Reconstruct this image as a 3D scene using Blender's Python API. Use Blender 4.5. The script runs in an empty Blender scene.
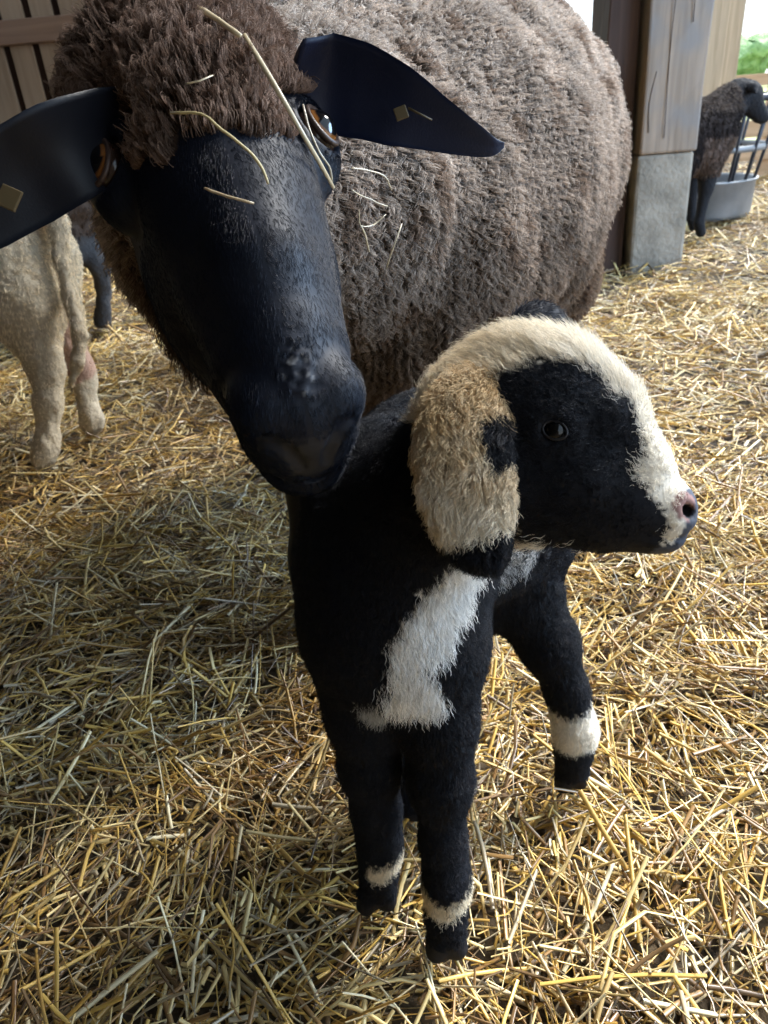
import bpy, math, random
import numpy as np
from mathutils import Matrix, Vector
random.seed(7); RNG = np.random.default_rng(11)
SC = bpy.context.scene
COL = SC.collection

# ------------------------------------------------------------------ camera, world, light, exposure
FPX = 739.0; CAM_H = 0.58; PITCH = math.radians(28.5); ROLL = math.radians(5.0)
_f = np.array([0, math.cos(PITCH), -math.sin(PITCH)]); _r0 = np.array([1.0, 0, 0]); _u0 = np.cross(_r0, _f)
_r = _r0*math.cos(ROLL) - _u0*math.sin(ROLL); _u = _u0*math.cos(ROLL) + _r0*math.sin(ROLL)
_C = np.array([0, 0, CAM_H])
def P(x, y, d):                       # photo pixel + depth in metres -> place in the barn
    return _C + d*(_f + (x-384)/FPX*_r - (y-512)/FPX*_u)
def G(x, y, z=0.0):                   # photo pixel -> point at height z
    v = _f + (x-384)/FPX*_r - (y-512)/FPX*_u
    return _C + (z-CAM_H)/v[2]*v
cam = bpy.data.cameras.new('camera'); co = bpy.data.objects.new('camera', cam); COL.objects.link(co)
cam.sensor_fit = 'VERTICAL'; cam.sensor_height = 36.0; cam.lens = 36.0*FPX/1024; cam.clip_start = 0.01; cam.clip_end = 500
co.matrix_world = Matrix(((_r[0], _u[0], -_f[0], 0), (_r[1], _u[1], -_f[1], 0), (_r[2], _u[2], -_f[2], CAM_H), (0, 0, 0, 1)))
cam.dof.use_dof = True; cam.dof.focus_distance = 0.50; cam.dof.aperture_fstop = 16.0
SC.camera = co

W = bpy.data.worlds.new('sky'); SC.world = W; W.use_nodes = True
wn = W.node_tree; wn.nodes.clear()
wo = wn.nodes.new('ShaderNodeOutputWorld'); wb = wn.nodes.new('ShaderNodeBackground')
tc = wn.nodes.new('ShaderNodeTexCoord'); sx = wn.nodes.new('ShaderNodeSeparateXYZ'); cr = wn.nodes.new('ShaderNodeValToRGB')
wn.links.new(tc.outputs['Generated'], sx.inputs[0]); wn.links.new(sx.outputs['Z'], cr.inputs[0]); wn.links.new(cr.outputs[0], wb.inputs[0])
cr.color_ramp.elements[0].position = 0.0; cr.color_ramp.elements[0].color = (0.90, 0.97, 1.0, 1)
cr.color_ramp.elements[1].position = 0.6; cr.color_ramp.elements[1].color = (0.62, 0.80, 1.0, 1)
wb.inputs[1].default_value = 1.55
wn.links.new(wb.outputs[0], wo.inputs[0])

def sun(name, strength, angle, color, direction):
    l = bpy.data.lights.new(name, 'SUN'); l.energy = strength; l.angle = math.radians(angle); l.color = color
    o = bpy.data.objects.new(name, l); COL.objects.link(o)
    o.rotation_euler = Vector(direction).to_track_quat('-Z', 'Y').to_euler(); o.location = (2, 4, 5); return o
sun('hazy_sun', 7.0, 20, (1.0, 0.97, 0.92), (-0.60, -0.45, -0.78))
def area(name, loc, target, sx_, sy_, power, color):
    l = bpy.data.lights.new(name, 'AREA'); l.shape = 'DISK'; l.size = sx_; l.energy = power; l.color = color
    o = bpy.data.objects.new(name, l); COL.objects.link(o); o.location = loc
    o.rotation_euler = (Vector(target)-Vector(loc)).to_track_quat('-Z', 'Y').to_euler(); return o
area('side_fill_lamp', (3.3, 1.15, 1.35), (0.0, 0.5, 0.45), 1.5, 1.5, 125, (0.45, 0.68, 1.0))  # added bluish disk lamp, boosts the daylight from the open right side
SC.view_settings.view_transform = 'Standard'; SC.view_settings.look = 'None'
SC.view_settings.gamma = 1.0; SC.view_settings.use_curve_mapping = False; SC.view_settings.exposure = 0.45
SC.cycles.use_denoising = True
SC.cycles.max_bounces = 6; SC.cycles.transparent_max_bounces = 8
SC.cycles_curves.shape = 'RIBBONS'

# ------------------------------------------------------------------ helpers
def tag(o, label=None, cat=None, group=None, kind=None):
    if label: o['label'] = label
    if cat: o['category'] = cat
    if group: o['group'] = group
    if kind: o['kind'] = kind
    return o
def empty(name, loc, label, cat, group=None):
    o = bpy.data.objects.new(name, None); COL.objects.link(o); o.location = tuple(loc); o.empty_display_size = 0.05
    return tag(o, label, cat, group)
def mesh_obj(name, V, Fc, mat, parent=None, col=None, smooth=True, loc=None, attrs=None):
    """V in world coordinates; stored relative to parent location (or loc)."""
    V = np.asarray(V, dtype=np.float64)
    off = np.array(parent_loc(parent)) if parent is not None else (np.array(loc) if loc is not None else np.zeros(3))
    Vl = V - off
    me = bpy.data.meshes.new(name)
    if isinstance(Fc, np.ndarray):
        n = Fc.shape[1]
        me.vertices.add(len(Vl)); me.vertices.foreach_set('co', Vl.astype(np.float32).ravel())
        me.loops.add(Fc.size); me.loops.foreach_set('vertex_index', Fc.astype(np.int32).ravel())
        me.polygons.add(len(Fc)); me.polygons.foreach_set('loop_start', np.arange(0, Fc.size, n, dtype=np.int32))
        me.update(calc_edges=True)
    else:
        me.from_pydata([tuple(v) for v in Vl], [], Fc)
    me.validate()
    if smooth: me.polygons.foreach_set('use_smooth', np.ones(len(me.polygons), dtype=bool))
    if col is not None:
        a = me.color_attributes.new('col', 'FLOAT_COLOR', 'POINT')
        c = np.ones((len(Vl), 4), dtype=np.float32); c[:, :3] = col; a.data.foreach_set('color', c.ravel())
    me.materials.append(mat)
    o = bpy.data.objects.new(name, me); COL.objects.link(o)
    if parent is not None: o.parent = parent
    else: o.location = tuple(off)
    return o
def parent_loc(p):
    l = np.zeros(3)
    while p is not None:
        l = l + np.array(p.location); p = p.parent
    return l

def smooth_noise(p, scale, seed=0):
    """cheap smooth value noise in [-1,1] for Nx3 points"""
    q = np.asarray(p, dtype=np.float64)/scale + 1000.37
    i = np.floor(q).astype(np.int64); f = q - i; f = f*f*(3-2*f)
    def h(a, b, c):
        n = (a*73856093) ^ (b*19349663) ^ (c*83492791) ^ (seed*2654435761 & 0xffffffff)
        n = (n ^ (n >> 13)) * 1274126177 & 0x7fffffff
        return ((n ^ (n >> 16)) & 0xffff)/32767.5 - 1
    r = 0
    for dx in (0, 1):
        wx = f[:, 0] if dx else 1-f[:, 0]
        for dy in (0, 1):
            wy = f[:, 1] if dy else 1-f[:, 1]
            for dz in (0, 1):
                wz = f[:, 2] if dz else 1-f[:, 2]
                r = r + wx*wy*wz*h(i[:, 0]+dx, i[:, 1]+dy, i[:, 2]+dz)
    return r

# ---- signed-distance sculpting: smooth-blended round cones and ellipsoids, meshed by surface nets
class Sculpt:
    def __init__(s, lo, hi, h):
        s.lo = np.array(lo, float); s.h = h; s.n = np.ceil((np.array(hi)-s.lo)/h).astype(int)+1
        s.F = np.full(tuple(s.n), 0.2, dtype=np.float32)
    def _box(s, a, b, pad):
        i0 = np.clip(np.floor((np.minimum(a, b)-pad-s.lo)/s.h).astype(int), 0, s.n-1)
        i1 = np.clip(np.ceil((np.maximum(a, b)+pad-s.lo)/s.h).astype(int)+1, 1, s.n)
        sl = tuple(slice(i0[k], i1[k]) for k in range(3))
        ax = [(s.lo[k]+s.h*np.arange(i0[k], i1[k])).astype(np.float32) for k in range(3)]
        return sl, ax[0][:, None, None], ax[1][None, :, None], ax[2][None, None, :]
    def _mix(s, sl, d, k, mode):
        F = s.F[sl]
        if mode == 'add':
            h = np.maximum(k-np.abs(F-d), 0)/k
            s.F[sl] = np.minimum(F, d) - h*h*k*0.25
        else:
            d = -d; h = np.maximum(k-np.abs(F-d), 0)/k
            s.F[sl] = np.maximum(F, d) + h*h*k*0.25
    def cone(s, a, b, ra, rb, k=0.02, mode='add'):
        a = np.array(a, float); b = np.array(b, float); R = max(ra, rb)
        sl, X, Y, Z = s._box(a, b, R+k+4*s.h)
        ab = b-a; L2 = float(ab@ab)+1e-12
        t = np.clip(((X-a[0])*ab[0]+(Y-a[1])*ab[1]+(Z-a[2])*ab[2])/L2, 0, 1)
        d = np.sqrt((X-a[0]-t*ab[0])**2+(Y-a[1]-t*ab[1])**2+(Z-a[2]-t*ab[2])**2) - (ra+(rb-ra)*t)
        s._mix(sl, d, k, mode)
    def chain(s, pts, rad, k=0.02, mode='add'):
        for i in range(len(pts)-1): s.cone(pts[i], pts[i+1], rad[i], rad[i+1], k, mode)
    def ell(s, c, r, k=0.02, M=None, mode='add'):
        c = np.array(c, float); r = np.array(r, float); R = r.max()
        sl, X, Y, Z = s._box(c, c, R+k+4*s.h)
        x, y, z = X-c[0], Y-c[1], Z-c[2]
        if M is not None:   # rows of M are the ellipsoid's own axes
            M = np.array(M); x, y, z = (M[0, 0]*x+M[0, 1]*y+M[0, 2]*z, M[1, 0]*x+M[1, 1]*y+M[1, 2]*z, M[2, 0]*x+M[2, 1]*y+M[2, 2]*z)
        k0 = np.sqrt((x/r[0])**2+(y/r[1])**2+(z/r[2])**2)
        k1 = np.sqrt((x/r[0]**2)**2+(y/r[1]**2)**2+(z/r[2]**2)**2)+1e-6
        s._mix(sl, k0*(k0-1)/k1, k, mode)
    def mesh(s, flip=False, relax=2):
        F = s.F; S = F < 0; n = s.n
        c = np.zeros(tuple(n-1), dtype=np.int8)
        for dx in (0, 1):
            for dy in (0, 1):
                for dz in (0, 1):
                    c += S[dx:n[0]-1+dx, dy:n[1]-1+dy, dz:n[2]-1+dz]
        act = np.argwhere((c > 0) & (c < 8)); idx = -np.ones(tuple(n-1), dtype=np.int64)
        idx[act[:, 0], act[:, 1], act[:, 2]] = np.arange(len(act))
        acc = np.zeros((len(act), 3)); cnt = np.zeros(len(act))
        cor = [(a, b, d) for a in (0, 1) for b in (0, 1) for d in (0, 1)]
        val = {q: F[act[:, 0]+q[0], act[:, 1]+q[1], act[:, 2]+q[2]].astype(np.float64) for q in cor}
        for q in cor:
            for ax in range(3):
                if q[ax] == 0:
                    q2 = list(q); q2[ax] = 1; q2 = tuple(q2)
                    a, b = val[q], val[q2]; m = (a < 0) != (b < 0)
                    t = np.where(m, a/(a-b+1e-20*(~m)), 0)
                    p = np.tile(np.array(q, float), (len(act), 1)); p[:, ax] = t
                    acc[m] += p[m]; cnt[m] += 1
        V = s.lo + s.h*(act + acc/cnt[:, None])
        quads = []
        for ax in range(3):
            u, v = (ax+1) % 3, (ax+2) % 3
            sl0 = [slice(1, n[k]-1) for k in range(3)]; sl0[ax] = slice(0, n[ax]-1); sl1 = list(sl0); sl1[ax] = slice(1, n[ax])
            A = S[tuple(sl0)]; B = S[tuple(sl1)]
            e = np.argwhere(A != B)
            if len(e) == 0: continue
            inside = A[e[:, 0], e[:, 1], e[:, 2]]
            off = np.array([1, 1, 1]); off[ax] = 0; e = e+off
            def g(du, dv):
                q = e.copy(); q[:, u] += du; q[:, v] += dv; return idx[q[:, 0], q[:, 1], q[:, 2]]
            Q = np.stack([g(-1, -1), g(0, -1), g(0, 0), g(-1, 0)], 1)
            Q[~inside] = Q[~inside][:, ::-1]
            quads.append(Q)
        Q = np.concatenate(quads); Q = Q[(Q >= 0).all(1)]
        if flip: Q = Q[:, ::-1]
        for _ in range(relax): V = relaxV(V, Q, 0.5)
        return V, Q
def relaxV(V, Q, a):
    s = np.zeros_like(V); c = np.zeros(len(V))
    for i in range(4):
        A = Q[:, i]; B = Q[:, (i+1) % 4]
        for p, q in ((A, B), (B, A)):
            for k in range(3): s[:, k] += np.bincount(p, V[q, k], len(V))
            c += np.bincount(p, minlength=len(V))
    return V*(1-a) + a*s/np.maximum(c, 1)[:, None]
def normals(V, Q):
    fn = np.cross(V[Q[:, 2]]-V[Q[:, 0]], V[Q[:, 3]]-V[Q[:, 1]]); N = np.zeros_like(V)
    for i in range(4):
        for k in range(3): N[:, k] += np.bincount(Q[:, i], fn[:, k], len(V))
    return N/np.maximum(np.linalg.norm(N, axis=1), 1e-12)[:, None]
def scatter(V, Q, n, dens=None):
    """n points on a quad mesh, area weighted, with density function of position; returns points, normals"""
    N = normals(V, Q); T = np.concatenate([Q[:, [0, 1, 2]], Q[:, [0, 2, 3]]])
    ar = 0.5*np.linalg.norm(np.cross(V[T[:, 1]]-V[T[:, 0]], V[T[:, 2]]-V[T[:, 0]]), axis=1)
    if dens is not None: ar = ar*dens(V[T].mean(1), N[T[:, 0]])
    t = RNG.choice(len(T), n, p=ar/ar.sum())
    a = RNG.random((n, 1)); b = RNG.random((n, 1)); m = (a+b) > 1; a[m] = 1-a[m]; b[m] = 1-b[m]
    w = 1-a-b; T = T[t]
    p = V[T[:, 0]]*w+V[T[:, 1]]*a+V[T[:, 2]]*b; nn = N[T[:, 0]]*w+N[T[:, 1]]*a+N[T[:, 2]]*b
    return p, nn/np.maximum(np.linalg.norm(nn, axis=1), 1e-9)[:, None]
def unit(v): return v/np.maximum(np.linalg.norm(v, axis=-1, keepdims=True), 1e-9)
def grow(name, p, n, comb, length, radius, col, mat, parent, lay=0.6, K=5, clump=0.0, csize=0.01, curl=0.0, cfreq=1.5, jitter=0.25, sink=0.002, label=None):
    """hair as curves: roots p, normals n, comb direction (N,3), per-hair length and colour"""
    m = len(p); length = np.broadcast_to(np.asarray(length, float), (m,)); lay = np.broadcast_to(np.asarray(lay, float), (m,))
    c = comb - n*(comb*n).sum(1, keepdims=True); c = unit(c + 0)
    d0 = unit(n*(1-lay[:, None]) + c*lay[:, None] + RNG.normal(0, jitter, (m, 3)))
    side = np.cross(n, c)
    key = np.floor((p + 0.35*csize*RNG.normal(size=(m, 3)))/csize).astype(np.int64)
    _, inv = np.unique(key[:, 0]*1000003 ^ key[:, 1]*7919 ^ key[:, 2]*104729, return_inverse=True); inv = inv.ravel()
    cnt = np.bincount(inv); mean = lambda A: np.stack([np.bincount(inv, A[:, k])/cnt for k in range(3)], 1)[inv]
    cp, cd = mean(p), unit(mean(d0)); ph = RNG.random(len(cnt))[inv]*6.283; cph = RNG.choice([-1.0, 1.0], len(cnt))[inv]
    t = np.linspace(0, 1, K)
    pts = np.zeros((m, K, 3))
    for k, tk in enumerate(t):
        bend = d0 + (c*0.5)*tk
        a = p + unit(bend)*(length*tk)[:, None]
        b = cp + unit(cd + c*0.5*tk)*(length*tk)[:, None]
        w = clump*tk**0.7
        q = a*(1-w) + b*w
        if curl:
            an = ph + cfreq*6.283*tk*cph; r_ = curl*min(1, tk*2)
            q = q + side*(np.cos(an)*r_)[:, None] + n*(np.sin(an)*r_)[:, None]*0.8
        pts[:, k] = q - n*sink
    off = parent_loc(parent); pts = (pts-off).astype(np.float32)
    cu = bpy.data.hair_curves.new(name); cu.add_curves([K]*m)
    cu.position_data.foreach_set('vector', pts.ravel())
    ra = cu.attributes.new('radius', 'FLOAT', 'POINT')
    ra.data.foreach_set('value', (np.tile(radius*(1-0.75*t**2), (m, 1))*(0.7+0.6*RNG.random((m, 1)))).astype(np.float32).ravel())
    ca = cu.attributes.new('col', 'FLOAT_COLOR', 'CURVE')
    cc = np.ones((m, 4), np.float32); cc[:, :3] = col; ca.data.foreach_set('color', cc.ravel())
    cu.materials.append(mat)
    o = bpy.data.objects.new(name, cu); COL.objects.link(o); o.parent = parent
    tag(o, label, kind='stuff')
    return o
def tube(path, rads, nseg=8, flat=1.0, up=(0, 0, 1), closed=True):
    """tube mesh along path; returns V, faces list"""
    path = np.array(path, float); n = len(path); V = []; Fc = []
    T = unit(np.gradient(path, axis=0)); up = np.array(up, float)
    for i in range(n):
        s_ = np.cross(T[i], up); s_ = s_/max(np.linalg.norm(s_), 1e-9); w = np.cross(s_, T[i])
        for j in range(nseg):
            a = 2*math.pi*j/nseg; V.append(path[i]+rads[i]*(s_*math.cos(a)+w*math.sin(a)*flat))
    for i in range(n-1):
        for j in range(nseg):
            a, b = i*nseg+j, i*nseg+(j+1) % nseg; Fc.append((a, b, b+nseg, a+nseg))
    if closed:
        Fc.append(tuple(range(nseg))[::-1]); Fc.append(tuple((n-1)*nseg+j for j in range(nseg)))
    return np.array(V), Fc
def bez(pts, n=12):
    """smooth path through the points (Catmull-Rom)"""
    p = [np.array(q, float) for q in pts]; p = [2*p[0]-p[1]]+p+[2*p[-1]-p[-2]]; out = []
    for i in range(1, len(p)-2):
        for k in range(n):
            t = k/n; out.append(0.5*((2*p[i])+(-p[i-1]+p[i+1])*t+(2*p[i-1]-5*p[i]+4*p[i+1]-p[i+2])*t*t+(-p[i-1]+3*p[i]-3*p[i+1]+p[i+2])*t**3))
    out.append(p[-2]); return np.array(out)
def sphere(c, r, nu=24, nv=16, M=None):
    V = [];
    for i in range(nv+1):
        th = math.pi*i/nv
        for j in range(nu):
            ph = 2*math.pi*j/nu; V.append((math.sin(th)*math.cos(ph), math.sin(th)*math.sin(ph), math.cos(th)))
    V = np.array(V)*np.array(r)
    if M is not None: V = V@np.array(M)
    Fc = [(i*nu+j, (i+1)*nu+j, (i+1)*nu+(j+1) % nu, i*nu+(j+1) % nu) for i in range(nv) for j in range(nu)]
    return V+np.array(c), Fc

# ------------------------------------------------------------------ materials
def mat_new(name):
    m = bpy.data.materials.new(name); m.use_nodes = True; nt = m.node_tree; b = nt.nodes['Principled BSDF']; return m, nt, b
def setp(b, **k):
    for a, v in k.items():
        key = {'rough': 'Roughness', 'spec': 'Specular IOR Level', 'metal': 'Metallic', 'coat': 'Coat Weight', 'sheen': 'Sheen Weight', 'sheen_r': 'Sheen Roughness', 'alpha': 'Alpha', 'ior': 'IOR', 'coat_r': 'Coat Roughness'}[a]
        b.inputs[key].default_value = v
def attr_mat(name, rough=0.7, bump=None, tint=None, **k):
    m, nt, b = mat_new(name); a = nt.nodes.new('ShaderNodeAttribute'); a.attribute_name = 'col'
    nt.links.new(a.outputs['Color'], b.inputs['Base Color']); setp(b, rough=rough, **k)
    if bump:
        t = nt.nodes.new('ShaderNodeTexNoise'); t.inputs['Scale'].default_value = bump[0]; t.inputs['Detail'].default_value = 3
        c = nt.nodes.new('ShaderNodeTexCoord'); nt.links.new(c.outputs['Object'], t.inputs['Vector'])
        bp = nt.nodes.new('ShaderNodeBump'); bp.inputs['Strength'].default_value = bump[1]; bp.inputs['Distance'].default_value = bump[2]
        nt.links.new(t.outputs['Fac'], bp.inputs['Height']); nt.links.new(bp.outputs[0], b.inputs['Normal'])
    return m
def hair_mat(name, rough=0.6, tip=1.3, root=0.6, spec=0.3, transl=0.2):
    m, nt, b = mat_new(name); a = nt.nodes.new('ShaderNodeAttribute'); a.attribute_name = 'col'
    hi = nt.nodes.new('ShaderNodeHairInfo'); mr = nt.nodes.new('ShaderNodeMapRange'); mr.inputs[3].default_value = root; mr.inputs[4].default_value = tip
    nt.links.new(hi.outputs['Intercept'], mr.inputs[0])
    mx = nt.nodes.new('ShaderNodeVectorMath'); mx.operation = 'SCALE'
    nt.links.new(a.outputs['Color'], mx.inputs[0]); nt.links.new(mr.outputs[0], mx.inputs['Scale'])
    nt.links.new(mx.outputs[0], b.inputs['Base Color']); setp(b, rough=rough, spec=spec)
    if transl:
        tr = nt.nodes.new('ShaderNodeBsdfTranslucent'); nt.links.new(mx.outputs[0], tr.inputs[0]); ms = nt.nodes.new('ShaderNodeMixShader'); ms.inputs[0].default_value = transl
        nt.links.new(b.outputs[0], ms.inputs[1]); nt.links.new(tr.outputs[0], ms.inputs[2]); nt.links.new(ms.outputs[0], nt.nodes['Material Output'].inputs[0])
    return m
def plain(name, col, rough=0.6, bump=None, var=None, **k):
    m, nt, b = mat_new(name); b.inputs['Base Color'].default_value = (*col, 1); setp(b, rough=rough, **k)
    c = nt.nodes.new('ShaderNodeTexCoord')
    if var:    # (scale, second colour)
        t = nt.nodes.new('ShaderNodeTexNoise'); t.inputs['Scale'].default_value = var[0]; t.inputs['Detail'].default_value = 6; nt.links.new(c.outputs['Object'], t.inputs['Vector'])
        r = nt.nodes.new('ShaderNodeValToRGB'); r.color_ramp.elements[0].position = 0.35; r.color_ramp.elements[1].position = 0.65
        r.color_ramp.elements[0].color = (*col, 1); r.color_ramp.elements[1].color = (*var[1], 1)
        nt.links.new(t.outputs['Fac'], r.inputs[0]); nt.links.new(r.outputs[0], b.inputs['Base Color'])
    if bump:
        t = nt.nodes.new('ShaderNodeTexNoise'); t.inputs['Scale'].default_value = bump[0]; t.inputs['Detail'].default_value = 4; nt.links.new(c.outputs['Object'], t.inputs['Vector'])
        bp = nt.nodes.new('ShaderNodeBump'); bp.inputs['Strength'].default_value = bump[1]; bp.inputs['Distance'].default_value = bump[2]
        nt.links.new(t.outputs['Fac'], bp.inputs['Height']); nt.links.new(bp.outputs[0], b.inputs['Normal'])
    return m
def wood(name, c1, c2, grain=(22, 22, 1.2), rough=0.75, blot=None):
    m, nt, b = mat_new(name); setp(b, rough=rough, spec=0.25)
    c = nt.nodes.new('ShaderNodeTexCoord'); mp = nt.nodes.new('ShaderNodeMapping'); mp.inputs['Scale'].default_value = grain; nt.links.new(c.outputs['Object'], mp.inputs[0])
    t = nt.nodes.new('ShaderNodeTexNoise'); t.inputs['Scale'].default_value = 1.6; t.inputs['Detail'].default_value = 8; t.inputs['Distortion'].default_value = 0.6; nt.links.new(mp.outputs[0], t.inputs['Vector'])
    r = nt.nodes.new('ShaderNodeValToRGB'); r.color_ramp.elements[0].position = 0.3; r.color_ramp.elements[1].position = 0.72
    r.color_ramp.elements[0].color = (*c1, 1); r.color_ramp.elements[1].color = (*c2, 1); nt.links.new(t.outputs['Fac'], r.inputs[0]); out = r.outputs[0]
    if blot:
        t2 = nt.nodes.new('ShaderNodeTexNoise'); t2.inputs['Scale'].default_value = 7; nt.links.new(c.outputs['Object'], t2.inputs['Vector'])
        r2 = nt.nodes.new('ShaderNodeValToRGB'); r2.color_ramp.elements[0].position = 0.48; r2.color_ramp.elements[1].position = 0.66
        mxx = nt.nodes.new('ShaderNodeMix'); mxx.data_type = 'RGBA'; nt.links.new(t2.outputs['Fac'], r2.inputs[0]); nt.links.new(r2.outputs[0], mxx.inputs[0])
        nt.links.new(out, mxx.inputs[6]); mxx.inputs[7].default_value = (*blot, 1); out = mxx.outputs[2]
    nt.links.new(out, b.inputs['Base Color'])
    bp = nt.nodes.new('ShaderNodeBump'); bp.inputs['Strength'].default_value = 0.5; bp.inputs['Distance'].default_value = 0.003
    nt.links.new(t.outputs['Fac'], bp.inputs['Height']); nt.links.new(bp.outputs[0], b.inputs['Normal']); return m
M_straw = attr_mat('straw', 0.36, spec=0.7)
M_dirt = plain('trodden_litter', (0.045, 0.03, 0.016), 0.9, bump=(60, 0.8, 0.01), var=(12, (0.10, 0.07, 0.035)))
M_face = attr_mat('short_black_coat', 0.55, bump=(700, 0.08, 0.0005), spec=0.22)
M_lambskin = attr_mat('lamb_skin', 0.7, bump=(500, 0.3, 0.0008), spec=0.2)
M_body = attr_mat('skin_under_wool', 0.9, bump=(90, 0.8, 0.006))
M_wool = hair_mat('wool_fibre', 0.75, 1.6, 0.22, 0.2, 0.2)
M_fur = hair_mat('lamb_fur', 0.5, 1.15, 0.75, 0.25, 0.12)
M_black = hair_mat('sleek_hair', 0.42, 1.0, 0.8, 0.20, 0.0)
M_eye_brown = plain('amber_iris', (0.16, 0.055, 0.012), 0.05, coat=1.0, coat_r=0.02)
M_eye_black = plain('pupil', (0.004, 0.004, 0.005), 0.04, coat=1.0, coat_r=0.02)
M_cornea = plain('wet_dark_eye', (0.003, 0.003, 0.003), 0.12, spec=0.35)
M_lid = plain('eyelid_skin', (0.055, 0.032, 0.024), 0.45)
M_hoof = plain('dark_hoof', (0.012, 0.011, 0.012), 0.5, bump=(120, 0.3, 0.002))
M_nose = plain('nose_leather', (0.05, 0.055, 0.07), 0.35, bump=(300, 0.6, 0.001))
M_tag = plain('dull_yellow_plastic', (0.10, 0.07, 0.03), 0.6)
M_timber = wood('weathered_timber', (0.22, 0.17, 0.13), (0.40, 0.31, 0.24), blot=(0.25, 0.22, 0.20))
M_timber_dark = wood('dark_timber', (0.035, 0.02, 0.015), (0.075, 0.042, 0.03))
M_timber_sunlit = wood('sunlit_timber', (0.50, 0.39, 0.27), (0.72, 0.58, 0.42))  # outer post timber, its sunlit look put into the pale warm colour
M_plank = wood('old_plank', (0.26, 0.18, 0.115), (0.40, 0.29, 0.20), grain=(14, 14, 0.9))
M_rail = wood('rail_wood', (0.20, 0.12, 0.08), (0.30, 0.19, 0.13), grain=(1, 14, 14))
M_board = wood('fence_wood', (0.50, 0.35, 0.22), (0.70, 0.52, 0.36), grain=(1, 14, 14))
M_concrete = plain('concrete', (0.21, 0.185, 0.15), 0.9, bump=(60, 0.9, 0.006), var=(11, (0.35, 0.31, 0.255)))
M_zinc = plain('galvanised_steel', (0.22, 0.235, 0.25), 0.55, var=(8, (0.34, 0.35, 0.37)), metal=0.5)
M_steel_dark = plain('dark_steel_bar', (0.035, 0.04, 0.055), 0.45, metal=0.4)
M_roof = plain('roof_boards', (0.10, 0.07, 0.05), 0.9)
M_leaf = plain('tree_leaves', (0.16, 0.30, 0.10), 0.7, bump=(6, 1.0, 0.2), var=(3, (0.32, 0.48, 0.22)))
M_grass = plain('meadow', (0.35, 0.42, 0.16), 0.9, var=(0.4, (0.45, 0.46, 0.22)))

# ------------------------------------------------------------------ structure
def boxv(x0, x1, y0, y1, z0, z1):
    V = np.array([(x, y, z) for x in (x0, x1) for y in (y0, y1) for z in (z0, z1)], float)
    return V, [(0, 1, 3, 2), (4, 6, 7, 5), (0, 4, 5, 1), (2, 3, 7, 6), (0, 2, 6, 4), (1, 5, 7, 3)]
def bevel(o, w, seg=2):
    b = o.modifiers.new('bevel', 'BEVEL'); b.width = w; b.segments = seg; b.limit_method = 'ANGLE'; return o
def add_box(name, c, half, mat, parent=None, rz=0.0, bev=0.004, R=None, wob=0.0):
    V, Fc = boxv(-1, 1, -1, 1, -1, 1); 
    if wob:   # sawn timber: subdivide lengthwise and wander a little
        n = 12; Vn = []; Fn = []
        for i in range(n+1):
            z = -1+2*i/n
            for (x, y) in ((-1, -1), (1, -1), (1, 1), (-1, 1)): Vn.append((x, y, z))
        for i in range(n):
            for j in range(4): Fn.append((i*4+j, i*4+(j+1) % 4, i*4+4+(j+1) % 4, i*4+4+j))
        Fn.append((3, 2, 1, 0)); Fn.append((n*4, n*4+1, n*4+2, n*4+3)); V = np.array(Vn); Fc = Fn
    V = V*np.array(half)
    if wob:
        s = np.array([smooth_noise(V*[[1, 1, 1]]+i*7.3, 0.12, 5+i) for i in range(2)]).T; V[:, :2] += s*wob
    if R is None:
        c_, s_ = math.cos(rz), math.sin(rz); R = np.array([[c_, -s_, 0], [s_, c_, 0], [0, 0, 1]])
    V = V@np.array(R).T
    o = mesh_obj(name, V+np.array(c), Fc, mat, parent, smooth=False, loc=None if parent else c)
    if bev: bevel(o, bev)
    return o

# ground with gentle hollows
def ground_z(x, y):
    p = np.stack([x, y, 0*x], 1)
    z = 0.020*smooth_noise(p, 0.28, 1)+0.010*smooth_noise(p, 0.11, 2)+0.006*smooth_noise(p, 0.05, 3)
    return z-0.012
gx = np.concatenate([np.linspace(-7, -1.6, 50), np.linspace(-1.55, 1.8, 170), np.linspace(1.85, 9, 50)]); gy = np.concatenate([np.linspace(-4, 0, 20), np.linspace(0.02, 2.5, 130), np.linspace(2.55, 8, 60)])
XX, YY = np.meshgrid(gx, gy, indexing='ij'); V = np.stack([XX.ravel(), YY.ravel(), ground_z(XX.ravel(), YY.ravel())-0.02], 1)
nx, ny = len(gx), len(gy); I = np.arange(nx*ny).reshape(nx, ny)
Q = np.stack([I[:-1, :-1].ravel(), I[1:, :-1].ravel(), I[1:, 1:].ravel(), I[:-1, 1:].ravel()], 1)
tag(mesh_obj('floor', V, Q, M_dirt), kind='structure')
V, Fc = boxv(-80, 80, 8.0, 160, -0.5, -0.05); tag(mesh_obj('ground', V, Fc, M_grass, smooth=False, loc=(0, 40, 0)), kind='structure')
# roof over the pen, open towards the back and the right
tag(add_box('ceiling', (-2.85, -0.4, 3.1), (4.55, 4.2, 0.06), M_roof, bev=0), kind='structure')
tag(add_box('wall_left', (-6.4, 1.0, 1.5), (0.06, 5.0, 1.6), M_roof, bev=0), kind='structure')
tag(add_box('wall_front', (-2.4, -4.2, 1.5), (4.6, 0.06, 1.6), M_roof, bev=0), kind='structure')
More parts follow.
